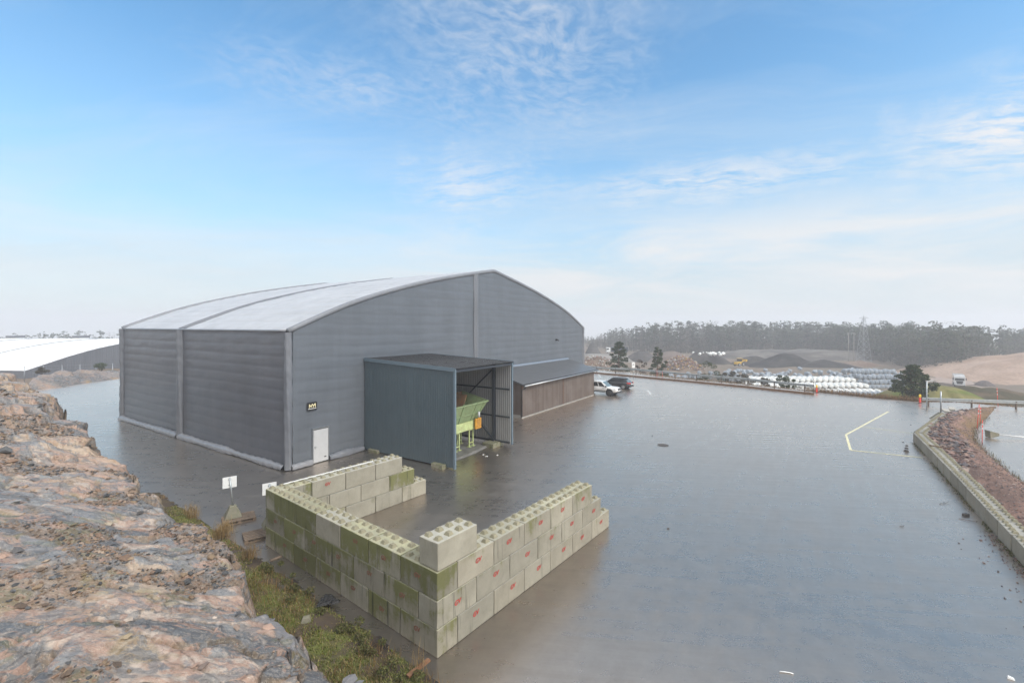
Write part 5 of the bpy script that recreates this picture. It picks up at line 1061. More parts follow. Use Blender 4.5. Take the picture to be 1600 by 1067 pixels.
if o.data.polygons[len(o.data.polygons) // 2].normal.z < 0: o.data.flip_normals()
struct(o)
ST = np.array([(.26, .165, .14), (.20, .13, .115), (.30, .20, .16), (.13, .115, .12), (.17, .15, .15), (.34, .26, .22)])
def berm_stones(n, w0, w1, k0, k1, s0, s1, name, lab):
    i_ = RNG.integers(int(k0 / 7 * 229), int(k1 / 7 * 229), n); j_ = (RNG.uniform(w0, w1, n) * 59).astype(int); S = np.exp(RNG.uniform(math.log(s0), math.log(s1), n))
    stuff(stones(name, bx[i_, j_] + RNG.normal(0, .08, n), by[i_, j_] + RNG.normal(0, .08, n), bz[i_, j_] + S * .12, S, ST[RNG.integers(0, 6, n)] * RNG.uniform(.7, 1.2, (n, 1)), MATS['loose_stone'], .6), lab, 'stones')
berm_stones(620, .08, .5, .7, 3.9, .08, .26, 'rubble', 'coarse broken pink and grey rubble on the berm behind the kerb'); berm_stones(5200, .02, .96, .2, 6.8, .022, .06, 'crushed_stone', 'fine crushed pink stone covering the berm')
n = 260; kq = RNG.uniform(3.6, 6.5, n); q = np.stack([np.interp(kq, range(8), LP[:, i]) for i in (0, 1)], -1); nrm = RNG.exponential(.25, n) + .9; S = RNG.uniform(.02, .05, n)
q2 = np.array([G(u, v) for u, v in ((1545, 830), (1600, 890), (1680, 985))]); kq = RNG.uniform(0, 2, n); qx = np.interp(kq, range(3), q2[:, 0]) - RNG.exponential(.35, n); qy = np.interp(kq, range(3), q2[:, 1]) - RNG.exponential(.25, n)
stuff(stones('spilled_gravel', qx, qy, S * .3, S, ST[RNG.integers(0, 6, n)] * .9, MATS['loose_stone']), 'pink gravel spilled on the asphalt at the foot of the kerb blocks', 'stones')
n = 2200; kq = RNG.uniform(0, 5, n); F_ = np.array([G(*p) for p in KP]); X = np.interp(kq, range(6), F_[:, 0]) - RNG.exponential(.09, n); Y = np.interp(kq, range(6), F_[:, 1]) - RNG.exponential(.05, n); k = fbm(kq * 4, kq * 0, 0, 3, 44) > -.15; X, Y = X[k], Y[k]; n = len(X)
stuff(blades('kerb_moss', X, Y, X * 0 + .01, RNG.uniform(.03, .13, n), RNG.uniform(.012, .03, n), pal(n, (.10, .12, .03), (.16, .12, .05), (.08, .09, .03)), MATS['grass_leaf'], .9), 'moss and weeds along the foot of the kerb blocks', 'moss')
n = 2600; kq = RNG.uniform(1.2, 6.4, n); X = np.interp(kq, range(8), RP[:, 0]) + RNG.normal(-.15, .2, n); Y = np.interp(kq, range(8), RP[:, 1]) + RNG.normal(.05, .2, n)
stuff(blades('berm_grass', X, Y, X * 0 + .02, RNG.uniform(.08, .35, n), RNG.uniform(.010, .02, n), pal(n, (.22, .15, .06), (.14, .12, .04), (.10, .08, .04)), MATS['grass_leaf'], .7), 'thin dry grass at the foot of the berm beside the right yard', 'grass')
# loose planks / slabs on the far end of the berm
pmat('pale_slab', (.42, .39, .34), .8, var=.15, scale=4)
for u, v, r_, lab in ((1478, 648, .6, 'pale concrete offcut lying at the far end of the berm, left one'), (1487, 645, .75, 'pale concrete offcut lying at the far end of the berm, right one')):
    tag(MB().box(-.25, .25, -.9, .9, 0, .22).build('concrete_offcut', MATS['pale_slab'], None, (*G(u, v), .3), -r_, bevel=.02), lab, 'concrete slab')
p = G(1452, 697, .78); tag(MB().bar((0, 0, 0), (.9, -1.7, .02), .09, .05).build('wooden_lath', MATS['rail_timber'], None, (*p, .86)), 'brown lath lying on top of the kerb blocks', 'lath')
# poles at the far end of the berm
g = G(1470, 655.5); r = thing('anchor_pole', 'thin grey pole in a concrete pyramid foot at the end of the berm', 'pole', (*g, 0)); MB().hexa([(-.62, -.62, 0), (.62, -.62, 0), (.62, .62, 0), (-.62, .62, 0), (-.12, -.12, .72), (.12, -.12, .72), (.12, .12, .72), (-.12, .12, .72)]).build('concrete_foot', MATS['concrete_foot'], r, bevel=.03); MB().tube([(0, 0, .7), (0, 0, 2.75)], .06, 8).build('pole', MATS['steel_grey'], r)
g = G(1448, 640); r = thing('bracket_pole', 'thin grey pole with a short bracket arm beside the straight rail', 'pole', (*g, 0)); MB().tube([(0, 0, 0), (0, 0, 3.1)], .06, 8).build('pole', MATS['galvanised'], r); MB().bar((0, 0, 3.1), (.75, 0, 3.16), .08, .08).build('arm', MATS['galvanised'], r)
# toppled sign on the right yard
g = G(1546, 684); r = thing('toppled_sign', 'toppled pole with mossy concrete foot lying on the wet right yard', 'pole', (*g, 0), R(-14)); MB().hexa([(-.1, -.3, .02), (-.1, .3, .02), (-.16, .3, .62), (-.16, -.3, .62), (.6, -.11, .2), (.6, .11, .2), (.6, .11, .42), (.6, -.11, .42)]).build('concrete_foot', MATS['concrete_foot'], r, bevel=.03); MB().tube([(.6, 0, .31), (3.6, 0, .12)], .045, 8).build('pole', MATS['white_paint'], r)

# ------------------------------------------------------------------ small litter on the yard
pmat('litter_dark', (.075, .065, .058), .7); pmat('plank', (.20, .10, .05), .8, var=.25, scale=6)
def lit(name, label, cat, u, v, mb, mat, rot=0): return tag(mb.build(name, MATS[mat], None, (*G(u, v), .004), rot), label, cat)
def twig(n=3, L=.5):
    mb = MB(); x = -L / 2
    pts = [(x + L * k / 4, .05 * math.sin(k * 2.1), .02 + .01 * k % 2) for k in range(5)]; mb.tube(pts, [.012, .014, .012, .01, .006], 5); mb.tube([pts[2], (pts[2][0] + .12, .14, .06)], [.008, .004], 5); return mb
mb = MB(); mb.tube([(0, 0, 0), (0, 0, .02)], .42, 20, smooth=False); mb.tube([(0, 0, .02), (0, 0, .026)], .36, 20, smooth=False); lit('drain_cover', 'round iron drain cover in the wet yard', 'drain cover', 1036, 695.5, mb, 'litter_dark')
lit('twig', 'dark forked twig lying on the asphalt near the kerb', 'twig', 1476, 787, twig(3, .8), 'litter_dark', .3); lit('twig', 'pale twig beside the loose brick near the kerb', 'twig', 1512, 814, twig(3, .6), 'plank', -.9); lit('twig', 'small twig in the middle of the yard', 'twig', 1410, 823, twig(3, .3), 'litter_dark', .2)
mb = MB(); mb.box(-.13, .13, -.08, .08, 0, .11); lit('loose_brick', 'dark loose brick on the asphalt near the kerb', 'brick', 1509, 806, mb, 'litter_dark', .2)
lit('white_pipe', 'short bent white pipe on the asphalt at the bottom of the picture', 'pipe', 1229, 1051, MB().tube([(-.17, .03, .015), (-.05, .02, .015), (.08, -.01, .015), (.15, -.05, .015)], .014, 6), 'white_paint'); lit('white_scrap', 'white plastic scrap in the bottom right corner of the yard', 'scrap', 1579, 1060, MB().hexa([(-.07, -.04, 0), (.07, -.05, 0), (.08, .03, 0), (-.06, .05, 0), (-.05, -.03, .05), (.05, -.04, .03), (.06, .02, .04), (-.04, .03, .06)]), 'white_paint', -.6)
mb = MB()
for k in range(3): mb.tube([(k * .02, 0, .0 + k * .18), (k * .02, 0, .1 + k * .18)], [.16 - .03 * k, .12 - .03 * k], 10)
lit('bollard_stump', 'small dark bollard stump beside the yellow line', 'bollard', 1416, 705, mb, 'litter_dark')
for u, v, l in ((1411, 691, 'dark stone near the kerb corner, inside the yellow lines'), (1423, 664, 'dark stone left of the short kerb side'), (1019, 681, 'small dark pebble left of the drain cover'), (1044, 826, 'small brown chip of wood in the middle of the yard')):
    lit('loose_pebble', l, 'stone', u, v, MB().hexa([(-.06, -.04, 0), (.055, -.05, 0), (.07, .035, 0), (-.05, .05, 0), (-.035, -.02, .04), (.035, -.03, .035), (.035, .02, .05), (-.03, .03, .04)]), 'litter_dark', u)
for u, v, l in ((755, 710.5, 'white paper scrap in front of the shelter, left one'), (760, 713, 'white paper scrap in front of the shelter, middle one'), (777, 711, 'white paper scrap in front of the shelter, right one')):
    lit('paper_scrap', l, 'scrap', u, v, MB().hexa([(-.09, -.05, 0), (.08, -.05, 0), (.1, .05, 0), (-.07, .06, 0), (-.08, -.04, .02), (.07, -.05, .01), (.09, .05, .03), (-.06, .05, .012)]), 'white_paint', u)
lit('wooden_plank', 'reddish plank end lying in the verge grass near the bottom edge', 'plank', 655, 1058, MB().bar((-.35, 0, .22), (.35, .05, .26), .12, .05), 'plank', .8); lit('wooden_stump', 'pale broken stump lying in the verge grass', 'wood', 431, 885, MB().tube([(-.2, 0, .28), (.2, .02, .32)], [.06, .05], 8), 'pallet_wood', .7)
mb = MB()
for k in range(14): a = k * 1.3; mb.hexa([(x_ + .24 * math.cos(a) * (k % 3) / 2, y_ + .2 * math.sin(a * 1.7), z_ + .22) for x_, y_, z_ in ((-.16, -.07, 0), (.12, -.1, .03), (.16, .08, 0), (-.1, .09, .05), (-.1, -.05, .07), (.08, -.04, .10), (.09, .05, .07), (-.07, .05, .11))])
pmat('black_foil', (.012, .012, .013), .25, var=.1, bump=.6, scale=10, bdist=.03); lit('plastic_sheet', 'crumpled black plastic sheet lying in the weeds below the block wall', 'plastic sheet', 512, 949, mb, 'black_foil', .4)
lit('grey_stone', 'grey stone beside the black plastic in the verge', 'stone', 478, 982, MB().hexa([(-.16, -.1, .2), (.15, -.12, .2), (.17, .1, .2), (-.12, .12, .2), (-.1, -.06, .36), (.08, -.07, .34), (.1, .05, .38), (-.07, .07, .36)]), 'concrete_foot', .4)
# ------------------------------------------------------------------ vehicles
pmat('paint_white', (.74, .74, .73), .25, var=.03, scale=2, bump=0, coat=.6); pmat('paint_dark', (.018, .021, .027), .22, var=.1, bump=0, coat=.8, spec=.6)
pmat('glass_dark', (.012, .015, .018), .06, var=.05, bump=0, spec=.8); pmat('glass_pale', (.12, .16, .165), .05, var=.05, bump=0, spec=1.0); pmat('tyre', (.018, .018, .018), .8, var=.2, scale=8); pmat('alloy', (.45, .46, .47), .3, .7, var=.08, bump=0)
pmat('lamp_red', (.45, .02, .015), .2, var=.05, bump=0); pmat('lamp_clear', (.65, .67, .68), .15, var=.05, bump=0, spec=.8); pmat('chrome_dark', (.08, .085, .09), .3, .6, var=.1, bump=0)
def loft(st, shoulder=.92):
    """stations (x, zbottom, ztop, halfwidth) -> closed lofted shell"""
    mb = MB(); rings = []
    for x, zb_, zt_, hw in st:
        zm = zb_ + (zt_ - zb_) * .45; h_ = [(.86 * hw, zb_), (.98 * hw, zb_ + .10), (hw, zm), (.985 * hw, zm + (zt_ - zm) * .5), (shoulder * hw, zt_ - .05), (.80 * hw, zt_), (0, zt_ + .015)]
        rings.append([(x, -a, z) for a, z in h_] + [(x, a, z) for a, z in h_[-2::-1]])
    n = len(rings[0]); vs = [p for r in rings for p in r]; fs = []
    for i in range(len(rings) - 1):
        for k in range(n): fs.append((i * n + k, (i + 1) * n + k, (i + 1) * n + (k + 1) % n, i * n + (k + 1) % n))
    fs += [tuple(range(n)), tuple((len(rings) - 1) * n + k for k in range(n))[::-1]]
    return mb.add(vs, fs, 0, True)
def wheel(parent, x, y, r, w, rim='alloy', side=1):
    mb = MB(); mb.tube([(x, y - w / 2, r), (x, y - w * .38, r), (x, y + w * .38, r), (x, y + w / 2, r)], [r * .88, r, r, r * .88], 24); o = mb.build('wheel', MATS['tyre'], parent)
    yo = y + side * (w / 2 + .004); rm = MB(); rm.tube([(x, yo, r), (x, yo + side * .012, r)], [r * .68, r * .62], 20, smooth=False)
    for k in range(5): a = k * 1.257; rm.bar((x, yo + side * .022, r), (x + r * .6 * math.cos(a), yo + side * .022, r + r * .6 * math.sin(a)), .06, .03, up=(0, 1, 0))
    rm.build('rim', MATS[rim], o)
def panel(mb, pts, out=.006): 
    q = [Vector(p) for p in pts]; c = sum(q, Vector()) / len(q); n = (q[1] - q[0]).cross(q[2] - q[0]).normalized()
    if n.dot(c - Vector((0, 0, .9))) < 0: n = -n
    m_ = len(q); vs = [p - n * .03 for p in q] + [p + n * out for p in q]; fs = [tuple(range(m_)), tuple(range(m_, 2 * m_))] + [(i, (i + 1) % m_, m_ + (i + 1) % m_, m_ + i) for i in range(m_)]
    return mb.add(vs, fs)
def cabin(parent, bx0, bx1, tx0, tx1, zb_, zt_, bw, tw, paint, glass, wglass, splits):
    mb = MB(); B = [(bx0, -bw, zb_), (bx1, -bw, zb_), (bx1, bw, zb_), (bx0, bw, zb_)]; T = [(tx0, -tw, zt_), (tx1, -tw, zt_), (tx1, tw, zt_), (tx0, tw, zt_)]
    mb.hexa(B + T); mb.build('cab', MATS[paint], parent, bevel=.07)
    def lerp3(a, b, k): return tuple(a[i] + (b[i] - a[i]) * k for i in range(3))
    for sd in (-1, 1):
        for f0, f1 in splits:
            b0, b1, t0, t1 = (bx0, sd * bw, zb_), (bx1, sd * bw, zb_), (tx0, sd * tw, zt_), (tx1, sd * tw, zt_); lo = lambda f: lerp3(lerp3(b0, b1, f), lerp3(t0, t1, f), .12); hi = lambda f: lerp3(lerp3(b0, b1, f), lerp3(t0, t1, f), .84)
            panel(MB(), [lo(f0), lo(f1), hi(f1), hi(f0)]).build('side_window', MATS[glass], parent)
    for (xb, xt, nm) in ((bx1, tx1, 'windscreen'), (bx0, tx0, 'rear_window')):
        q = lambda s, k: (xb + (xt - xb) * k, s * (bw + (tw - bw) * k) * .86, zb_ + (zt_ - zb_) * k); panel(MB(), [q(-1, .1), q(1, .1), q(1, .9), q(-1, .9)]).build(nm, MATS[wglass], parent)
# white pickup
pk_ = thing('parked_pickup', 'white double cab pickup parked beside the end of the brown lean-to', 'pickup', (*HL(40.80, -4.25), 0), HALL_R - math.pi / 2)
loft([(-2.62, .55, 1.10, .80), (-2.55, .48, 1.17, .90), (-1.6, .46, 1.18, .925), (-.7, .44, 1.16, .925), (.9, .44, 1.15, .925), (1.45, .46, 1.15, .925), (2.1, .5, 1.10, .92), (2.5, .5, 1.03, .86), (2.66, .55, .92, .74)]).build('body', MATS['paint_white'], pk_)
cabin(pk_, -.82, 1.35, -.62, .42, 1.10, 1.83, .87, .70, 'paint_white', 'glass_dark', 'glass_pale', ((.08, .43), (.49, .86)))
for sx in (1.60, -1.60):
    for sy in (-1, 1):
        MB().tube([(sx, sy * .60, .46), (sx, sy * .935, .46)], .50, 24, smooth=False).build('wheel_arch', MATS['black_plastic'], pk_); wheel(pk_, sx, sy * .83, .40, .25, 'chrome_dark', sy)
mb = MB(); mb.box(2.55, 2.70, -.62, .62, .78, 1.0); mb.build('grille', MATS['black_plastic'], pk_, bevel=.02); MB().box(2.45, 2.74, -.84, .84, .47, .60).build('bumper', MATS['black_plastic'], pk_, bevel=.04)
for sy in (-1, 1):
    MB().hexa([(2.38, sy * .70, .84), (2.60, sy * .64, .84), (2.42, sy * .885, .84), (2.2, sy * .90, .84), (2.38, sy * .70, 1.0), (2.56, sy * .64, .97), (2.40, sy * .87, .98), (2.18, sy * .885, 1.02)]).build('headlight', MATS['lamp_clear'], pk_)
    MB().box(1.05, 1.22, sy * .95 - .09, sy * .95 + .09, 1.14, 1.32).build('mirror', MATS['black_plastic'], pk_, bevel=.03); MB().box(-1.0, 1.0, sy * .93 - .03, sy * .93 + .03, .46, .55).build('sill_trim', MATS['chrome_dark'], pk_); MB().box(-.35, 1.08, sy * .925 - .008, sy * .925 + .008, .62, .70).build('side_stripe', MATS['chrome_dark'], pk_)
    for x in (-.35, .75): MB().box(x - .1, x + .1, sy * .935 - .02, sy * .935 + .02, .98, 1.02).build('door_handle', MATS['steel_grey'], pk_)
    MB().box(1.32, 1.46, sy * .925 - .006, sy * .925 + .006, .88, 1.02).build('side_vent', MATS['black_plastic'], pk_); MB().tube([(2.62, sy * .66, .66), (2.72, sy * .66, .66)], .07, 10).build('fog_lamp', MATS['black_plastic'], pk_)
# dark estate car
sv = thing('parked_car', 'dark grey car with red tail lamp parked behind the white pickup', 'car', (*HL(47.85, -3.80), 0), HALL_R + math.pi / 2)
loft([(-2.32, .45, .80, .70), (-2.26, .36, 1.0, .85), (-1.9, .30, 1.04, .92), (-1.0, .26, 1.02, .935), (.8, .26, .98, .935), (1.4, .30, .96, .92), (2.0, .34, .86, .86), (2.30, .40, .70, .70)]).build('body', MATS['paint_dark'], sv)
cabin(sv, -2.15, 1.25, -1.42, .25, .94, 1.60, .84, .62, 'paint_dark', 'glass_dark', 'glass_pale', ((.14, .36), (.40, .62), (.66, .92)))
for sx in (1.38, -1.38):
    for sy in (-1, 1): MB().tube([(sx, sy * .6, .38), (sx, sy * .943, .38)], .42, 24, smooth=False).build('wheel_arch', MATS['black_plastic'], sv); wheel(sv, sx, sy * .85, .355, .23, 'alloy', sy)
for sy in (-1, 1):
    MB().hexa([(-2.36, sy * .50, .80), (-2.33, sy * .88, .80), (-1.95, sy * .945, .84), (-2.0, sy * .8, .84), (-2.33, sy * .50, 1.02), (-2.26, sy * .86, 1.02), (-1.95, sy * .93, 1.0), (-2.0, sy * .8, 1.0)]).build('tail_lamp', MATS['lamp_red'], sv)
    MB().box(.85, 1.02, sy * .96 - .08, sy * .96 + .08, .95, 1.08).build('mirror', MATS['paint_dark'], sv, bevel=.03)
MB().box(-1.95, -1.42, -.60, .60, 1.575, 1.62).build('spoiler', MATS['paint_dark'], sv, bevel=.015); MB().box(-2.42, -2.2, -.80, .80, .34, .52).build('bumper', MATS['black_plastic'], sv, bevel=.04); MB().box(-2.40, -2.31, -.26, .26, .68, .80).build('number_plate', MATS['sign_face'], sv)
for sy in (-1, 1): MB().bar((-1.3, sy * .56, 1.63), (.1, sy * .56, 1.63), .03, .03).build('roof_rail', MATS['alloy'], sv)

# ------------------------------------------------------------------ valley: mounds, roads, bales, machines
attmat('heap_soil', 1.0, 1.2, .45, .6, .15, .15)
def mound(name, u, y, rx, ry, h_, c1_, c2_, rot=0.0, flatk=1.0, rough=.12, zbase=None, seed=0, dx=0.0):
    cx = XatY(u, y) + dx; k = 70; rr, th = np.meshgrid(np.linspace(0, 1, 26), np.linspace(0, 2 * np.pi, k + 1), indexing='ij'); wobble = 1 + .16 * fbm(np.cos(th) * 1.6 + seed, np.sin(th) * 1.6, 0, 3, seed + 60)
    lx, ly = rr * rx * np.cos(th) * wobble, rr * ry * np.sin(th) * wobble; X = cx + lx * math.cos(rot) - ly * math.sin(rot); Y = y + lx * math.sin(rot) + ly * math.cos(rot); zb_ = float(terrain(cx, y)) if zbase is None else zbase
    pr = 1 - sstep(1 - .95 * flatk, 1, rr) if flatk < 1 else np.cos(rr * np.pi / 2) ** 1.1
    Z = zb_ - .6 + (h_ + .6) * pr * (1 + rough * 2 * fbm(X * .09 + seed, Y * .09, 0, 4, seed + 61)) + rough * 1.2 * fbm(X * .5, Y * .5, 0, 4, seed + 62) * pr
    c = np.empty(X.shape + (3,)); c[:] = c1_; c = lerp(c, np.array(c2_), sstep(-.25, .3, fbm(X * .12, Y * .3, Z * .4, 5, seed + 63, .6))); hh, ww_ = X.shape; i_, j_ = np.meshgrid(np.arange(hh - 1), np.arange(ww_ - 1), indexing='ij'); a_ = (i_ * ww_ + j_).ravel()
    return struct(npmesh(name, np.stack([X, Y, Z], -1).reshape(-1, 3), np.stack([a_, a_ + ww_, a_ + ww_ + 1, a_ + 1], -1), MATS['heap_soil'], c.reshape(-1, 3), smooth=True)), (cx, y, zb_)
mound('earth_plateau', 1240, 250, 58, 20, 4.2, (.10, .092, .085), (.19, .175, .16), flatk=.5, seed=1, rough=.05)
mound('dark_earth_mound', 1228, 205, 19, 9, 4.6, (.028, .026, .026), (.055, .05, .048), seed=2); mound('dark_earth_mound', 1292, 196, 15, 7, 2.7, (.035, .033, .032), (.06, .055, .05), seed=3); mound('dark_earth_mound', 1178, 212, 12, 7, 3.6, (.045, .042, .04), (.075, .07, .065), seed=9)
mound('dark_earth_mound', 1103, 216, 14, 9, 4.6, (.045, .04, .038), (.085, .078, .072), flatk=.7, seed=4); mound('brown_earth_mound', 1052, 232, 16, 10, 5.0, (.15, .115, .095), (.20, .16, .14), seed=5)
mound('brown_earth_mound', 1345, 205, 14, 6, 2.2, (.19, .13, .10), (.24, .18, .14), seed=6); mound('gravel_plateau', 938, 238, 24, 14, 3.4, (.24, .22, .20), (.30, .285, .27), flatk=.6, seed=7, rough=.04); mound('dark_earth_mound', 1000, 235, 11, 7, 4.3, (.075, .07, .068), (.11, .10, .095), seed=8); mound('dark_earth_mound', 928, 268, 6, 5, 7.2, (.09, .085, .08), (.12, .115, .11), seed=10)
mound('gravel_hill', 1640, 165, 45, 34, 8.2, (.40, .28, .21), (.48, .35, .275), seed=11, rough=.06); mound('gravel_heap', 1538, 141, 3.2, 2.6, 1.8, (.14, .12, .115), (.20, .17, .16), seed=12)
mound('grass_bank', 1462, 76, 10.5, 11, 4.6, (.15, .18, .045), (.22, .20, .08), seed=13, zbase=-5.2, rough=.05); mound('brown_bank', 1530, 92, 16, 9, 3.0, (.085, .075, .045), (.14, .105, .07), seed=14, zbase=-6.5)
def road(name, px, w, mat, zoff=.12):
    P = np.array([G(u, v, z) for u, v, z in px]); L = np.concatenate([[0], np.cumsum(np.hypot(*np.diff(P, axis=0).T))]); q = np.linspace(0, L[-1], 60); P = np.stack([np.interp(q, L, P[:, i]) for i in (0, 1)], -1); d = np.gradient(P, axis=0); n = np.stack([-d[:, 1], d[:, 0]], -1) / np.hypot(d[:, 0], d[:, 1])[:, None]
    rows = [np.column_stack([P + n * w / 2 * s, terrain(*(P + n * w / 2 * s).T) + zoff]) for s in (-1, -.33, .33, 1)]; return struct(MB().grid(np.stack(rows)).build(name, mat))
pmat('dirt_road', (.31, .24, .20), .9, var=.15, scale=.3, dirt=(.22, .165, .13), dirt_amt=.5, bump=.3)
road('dirt_road', [(1552, 607, -9), (1520, 602, -9), (1490, 597.5, -9), (1462, 592, -9), (1425, 586, -9)], 4.2, MATS['dirt_road'])
road('dirt_road', [(1494, 598, -9), (1488, 593, -9), (1505, 586, -9), (1530, 579, -9), (1553, 572, -9), (1566, 565, -9), (1564, 559, -9), (1552, 554.5, -9)], 9, MATS['dirt_road'], .2)
pmat('bale_grey', (.30, .34, .385), .42, var=.25, scale=1.4, dirt=(.16, .18, .20), dirt_amt=.45, bump=.35, bdist=.06); pmat('bale_white', (.76, .76, .73), .38, var=.06, scale=1.6, dirt=(.5, .52, .42), dirt_amt=.25, bump=.3, bdist=.05)
def bale_mesh(name, mat, seed, l=1.22, r0=.62):
    rg = np.random.default_rng(seed); mb = MB(); mb.tube([(0, y, 0) for y in (-l / 2, -l / 2 + .02, -l * .44, -l * .2, 0, l * .2, l * .44, l / 2 - .02, l / 2)], [r0 * q for q in (.02, .82, .97, 1.0, .985, 1.0, .97, .82, .02)], 14, cap=False)
    mb.v = [tuple(np.array(p) * (1 + rg.uniform(-.045, .045))) for p in mb.v]; o = mb.build(name, mat); me = o.data; bpy.data.objects.remove(o); return me
BG = [bale_mesh('wrapped_bale', MATS['bale_grey'], k) for k in range(3)]; BWH = [bale_mesh('white_bale', MATS['bale_white'], 9 + k) for k in range(2)]
def bale(x, y, z, white, label, group, rot=None):
    me = random.choice(BWH if white else BG); o = bpy.data.objects.new('white_bale' if white else 'wrapped_bale', me); COL.objects.link(o); o.location = (x, y, z); o.rotation_euler = rot or (random.uniform(-.6, .6), random.uniform(-.3, .3), random.uniform(0, 6.28)); o.scale = [random.uniform(.92, 1.08)] * 3; tag(o, label, 'bale', group)
VZ0 = -9.15
cnt = 0
while cnt < 150:
    u = random.uniform(1130, 1408); y = random.triangular(138, 186, 150); x = XatY(u, y); k = .5 + .5 * math.sin(u * .045) + .6 * vnoise(u * .03, y * .08, 0, 4); z = float(terrain(x, y)) + .55 + max(0, float(k)) * random.choice([0, 0, 1.05, 1.05, 2.0])
    bale(x, y, z, False, 'silver grey wrapped bale in the jumbled heap below the dark mounds', 'jumbled grey bales'); cnt += 1
for lay, yr, n in ((0, 131, 11), (1, 132.6, 11), (2, 135, 10), (3, 138.5, 10), (3, 142, 8)):
    for k in range(n): x = 102.5 + lay * .3 + k * 1.32 + (lay % 2) * .5; bale(x, yr + random.uniform(-.15, .15), VZ0 + .62 + lay * 1.2, False, 'grey bale in the ordered stack left of the broad pine', 'stacked grey bales at the right', (0, random.uniform(-.2, .2), random.uniform(-.1, .1)))
for k in range(22): bale(80.5 + k * 1.31, 117.5 + .03 * k, VZ0 + .6, False, 'grey bale in the front row below the white bales', 'front row of grey bales', (0, random.uniform(-.3, .3), random.uniform(-.1, .1)))
for k in range(24): bale(70.5 + k * 1.3, 147.5, VZ0 + .62, False, 'grey bale in the straight row behind the white bales', 'row of grey bales behind the white ones', (0, random.uniform(-.3, .3), random.uniform(-.1, .1)))
for k in range(22):
    u = 1046 + k * 4.2; bale(XatY(u, 152), 152 + random.uniform(-2, 2), float(terrain(XatY(u, 152), 152)) + .6 + random.choice([0, 1.1]), False, 'blue grey bale behind the bush left of the main heap', 'blue grey bales at the left', (0, random.uniform(-.3, .3), random.uniform(-.2, .2)))
for k in range(16): u = random.uniform(1082, 1136); y = random.uniform(208, 219); bale(XatY(u, y), y, float(terrain(XatY(u, y), y)) + 4.6 + random.uniform(-.1, .3), True, 'pale bale lying on the left dark mound', 'pale bales on the dark mound')
for rw in range(9):
    y = 121.5 + rw * 1.75; xa = XatY(1172 - rw * 2, y) + (rw % 2) * .4; xb_ = XatY(1372 - rw * 7, y); lay = 0 if rw < 2 else 1 if rw < 5 else 1.9; x = xa
    while x < xb_: bale(x, y + random.uniform(-.1, .1), VZ0 + .6 + lay * 1.05 + random.uniform(-.08, .08), True, 'white wrapped bale in the bright rows beyond the guard rail', 'rows of white bales', (random.uniform(-.1, .1), random.uniform(-.3, .3), random.uniform(-.12, .12))); x += 1.62
# heaps of mixed waste
def waste(u, y, rx, ry, h_, seed, label, palc):
    ob, (cx, cy_, zb_) = mound('waste_ground', u, y, rx, ry, h_, (.17, .12, .09), (.24, .18, .14), seed=seed, rough=.16); rg = np.random.default_rng(seed); n = 900; a = rg.uniform(0, 6.28, n); r_ = np.sqrt(rg.uniform(0, 1, n)) * .92; x = cx + rx * r_ * np.cos(a); yy_ = cy_ + ry * r_ * np.sin(a); S = rg.uniform(.12, .42, n); z = zb_ + h_ * np.cos(r_ * np.pi / 2) ** 1.1 * (1 + .2 * rg.uniform(-1, 1, n)) + .1
    c = np.array(palc)[rg.integers(0, len(palc), n)] * rg.uniform(.7, 1.1, (n, 1)); stuff(stones('waste_heap', x, yy_, z, S, c, MATS['loose_stone'], .8), label, 'waste heap')
waste(930, 168, 13, 9, 6.2, 21, 'heap of mixed brown and white waste beyond the curving guard rail', [(.30, .2, .15), (.55, .5, .44), (.20, .14, .10), (.7, .68, .64), (.3, .13, .09), (.36, .3, .22)])
waste(1064, 184, 10, 7, 4.9, 22, 'heap of pink and white rubbish right of the narrow pine', [(.45, .3, .24), (.7, .68, .65), (.25, .18, .15), (.5, .3, .06), (.35, .16, .12)])
waste(975, 150, 9, 6, 3.6, 23, 'pale brown waste heap behind the taller pine', [(.36, .3, .24), (.5, .46, .38), (.24, .18, .13)])
# lorries
def lorry(label, u, y, z, rot, box_col, box_len=7.5, facing=True):
    r = thing('lorry', label, 'lorry', (XatY(u, y), y, z), rot); MB().box(1.2, 3.3, -1.22, 1.22, .75, 3.1).build('cab', MATS['paint_white'], r, bevel=.14); panel(MB(), [(3.32, -1.05, 1.85), (3.32, 1.05, 1.85), (3.26, 1.0, 2.75), (3.26, -1.0, 2.75)], .02).build('windscreen', MATS['glass_dark'], r)
    for sy in (-1, 1): panel(MB(), [(2.0, sy * 1.23, 1.9), (3.0, sy * 1.23, 1.9), (2.95, sy * 1.22, 2.7), (2.0, sy * 1.22, 2.7)], .02).build('side_window', MATS['glass_dark'], r); MB().box(3.28, 3.36, sy * .95 - .2, sy * .95 + .2, .85, 1.1).build('headlight', MATS['lamp_clear'], r); MB().box(3.0, 3.2, sy * 1.4 - .1, sy * 1.4 + .1, 1.9, 2.6).build('mirror', MATS['black_plastic'], r)
    MB().hexa([(3.3, -.55, .75), (3.38, -.55, .75), (3.38, .55, .75), (3.3, .55, .75), (3.3, -.8, 1.7), (3.36, -.8, 1.7), (3.36, .8, 1.7), (3.3, .8, 1.7)]).build('grille', MATS['chrome_dark'], r); MB().box(3.2, 3.42, -1.2, 1.2, .45, .74).build('bumper', MATS['paint_white'], r, bevel=.05); MB().box(-box_len + .8, 1.0, -1.22, 1.22, 1.15, 3.3).build('container', MATS[box_col], r, bevel=.04); MB().box(-box_len + .8, 1.6, -.5, .5, .75, 1.14).build('chassis', MATS['steel_dark'], r)
    for x in (2.3, -1.5, -box_len + 2.2):
        for sy in (-1, 1): wheel(r, x, sy * 1.05, .5, .32, 'alloy', sy)
    return r
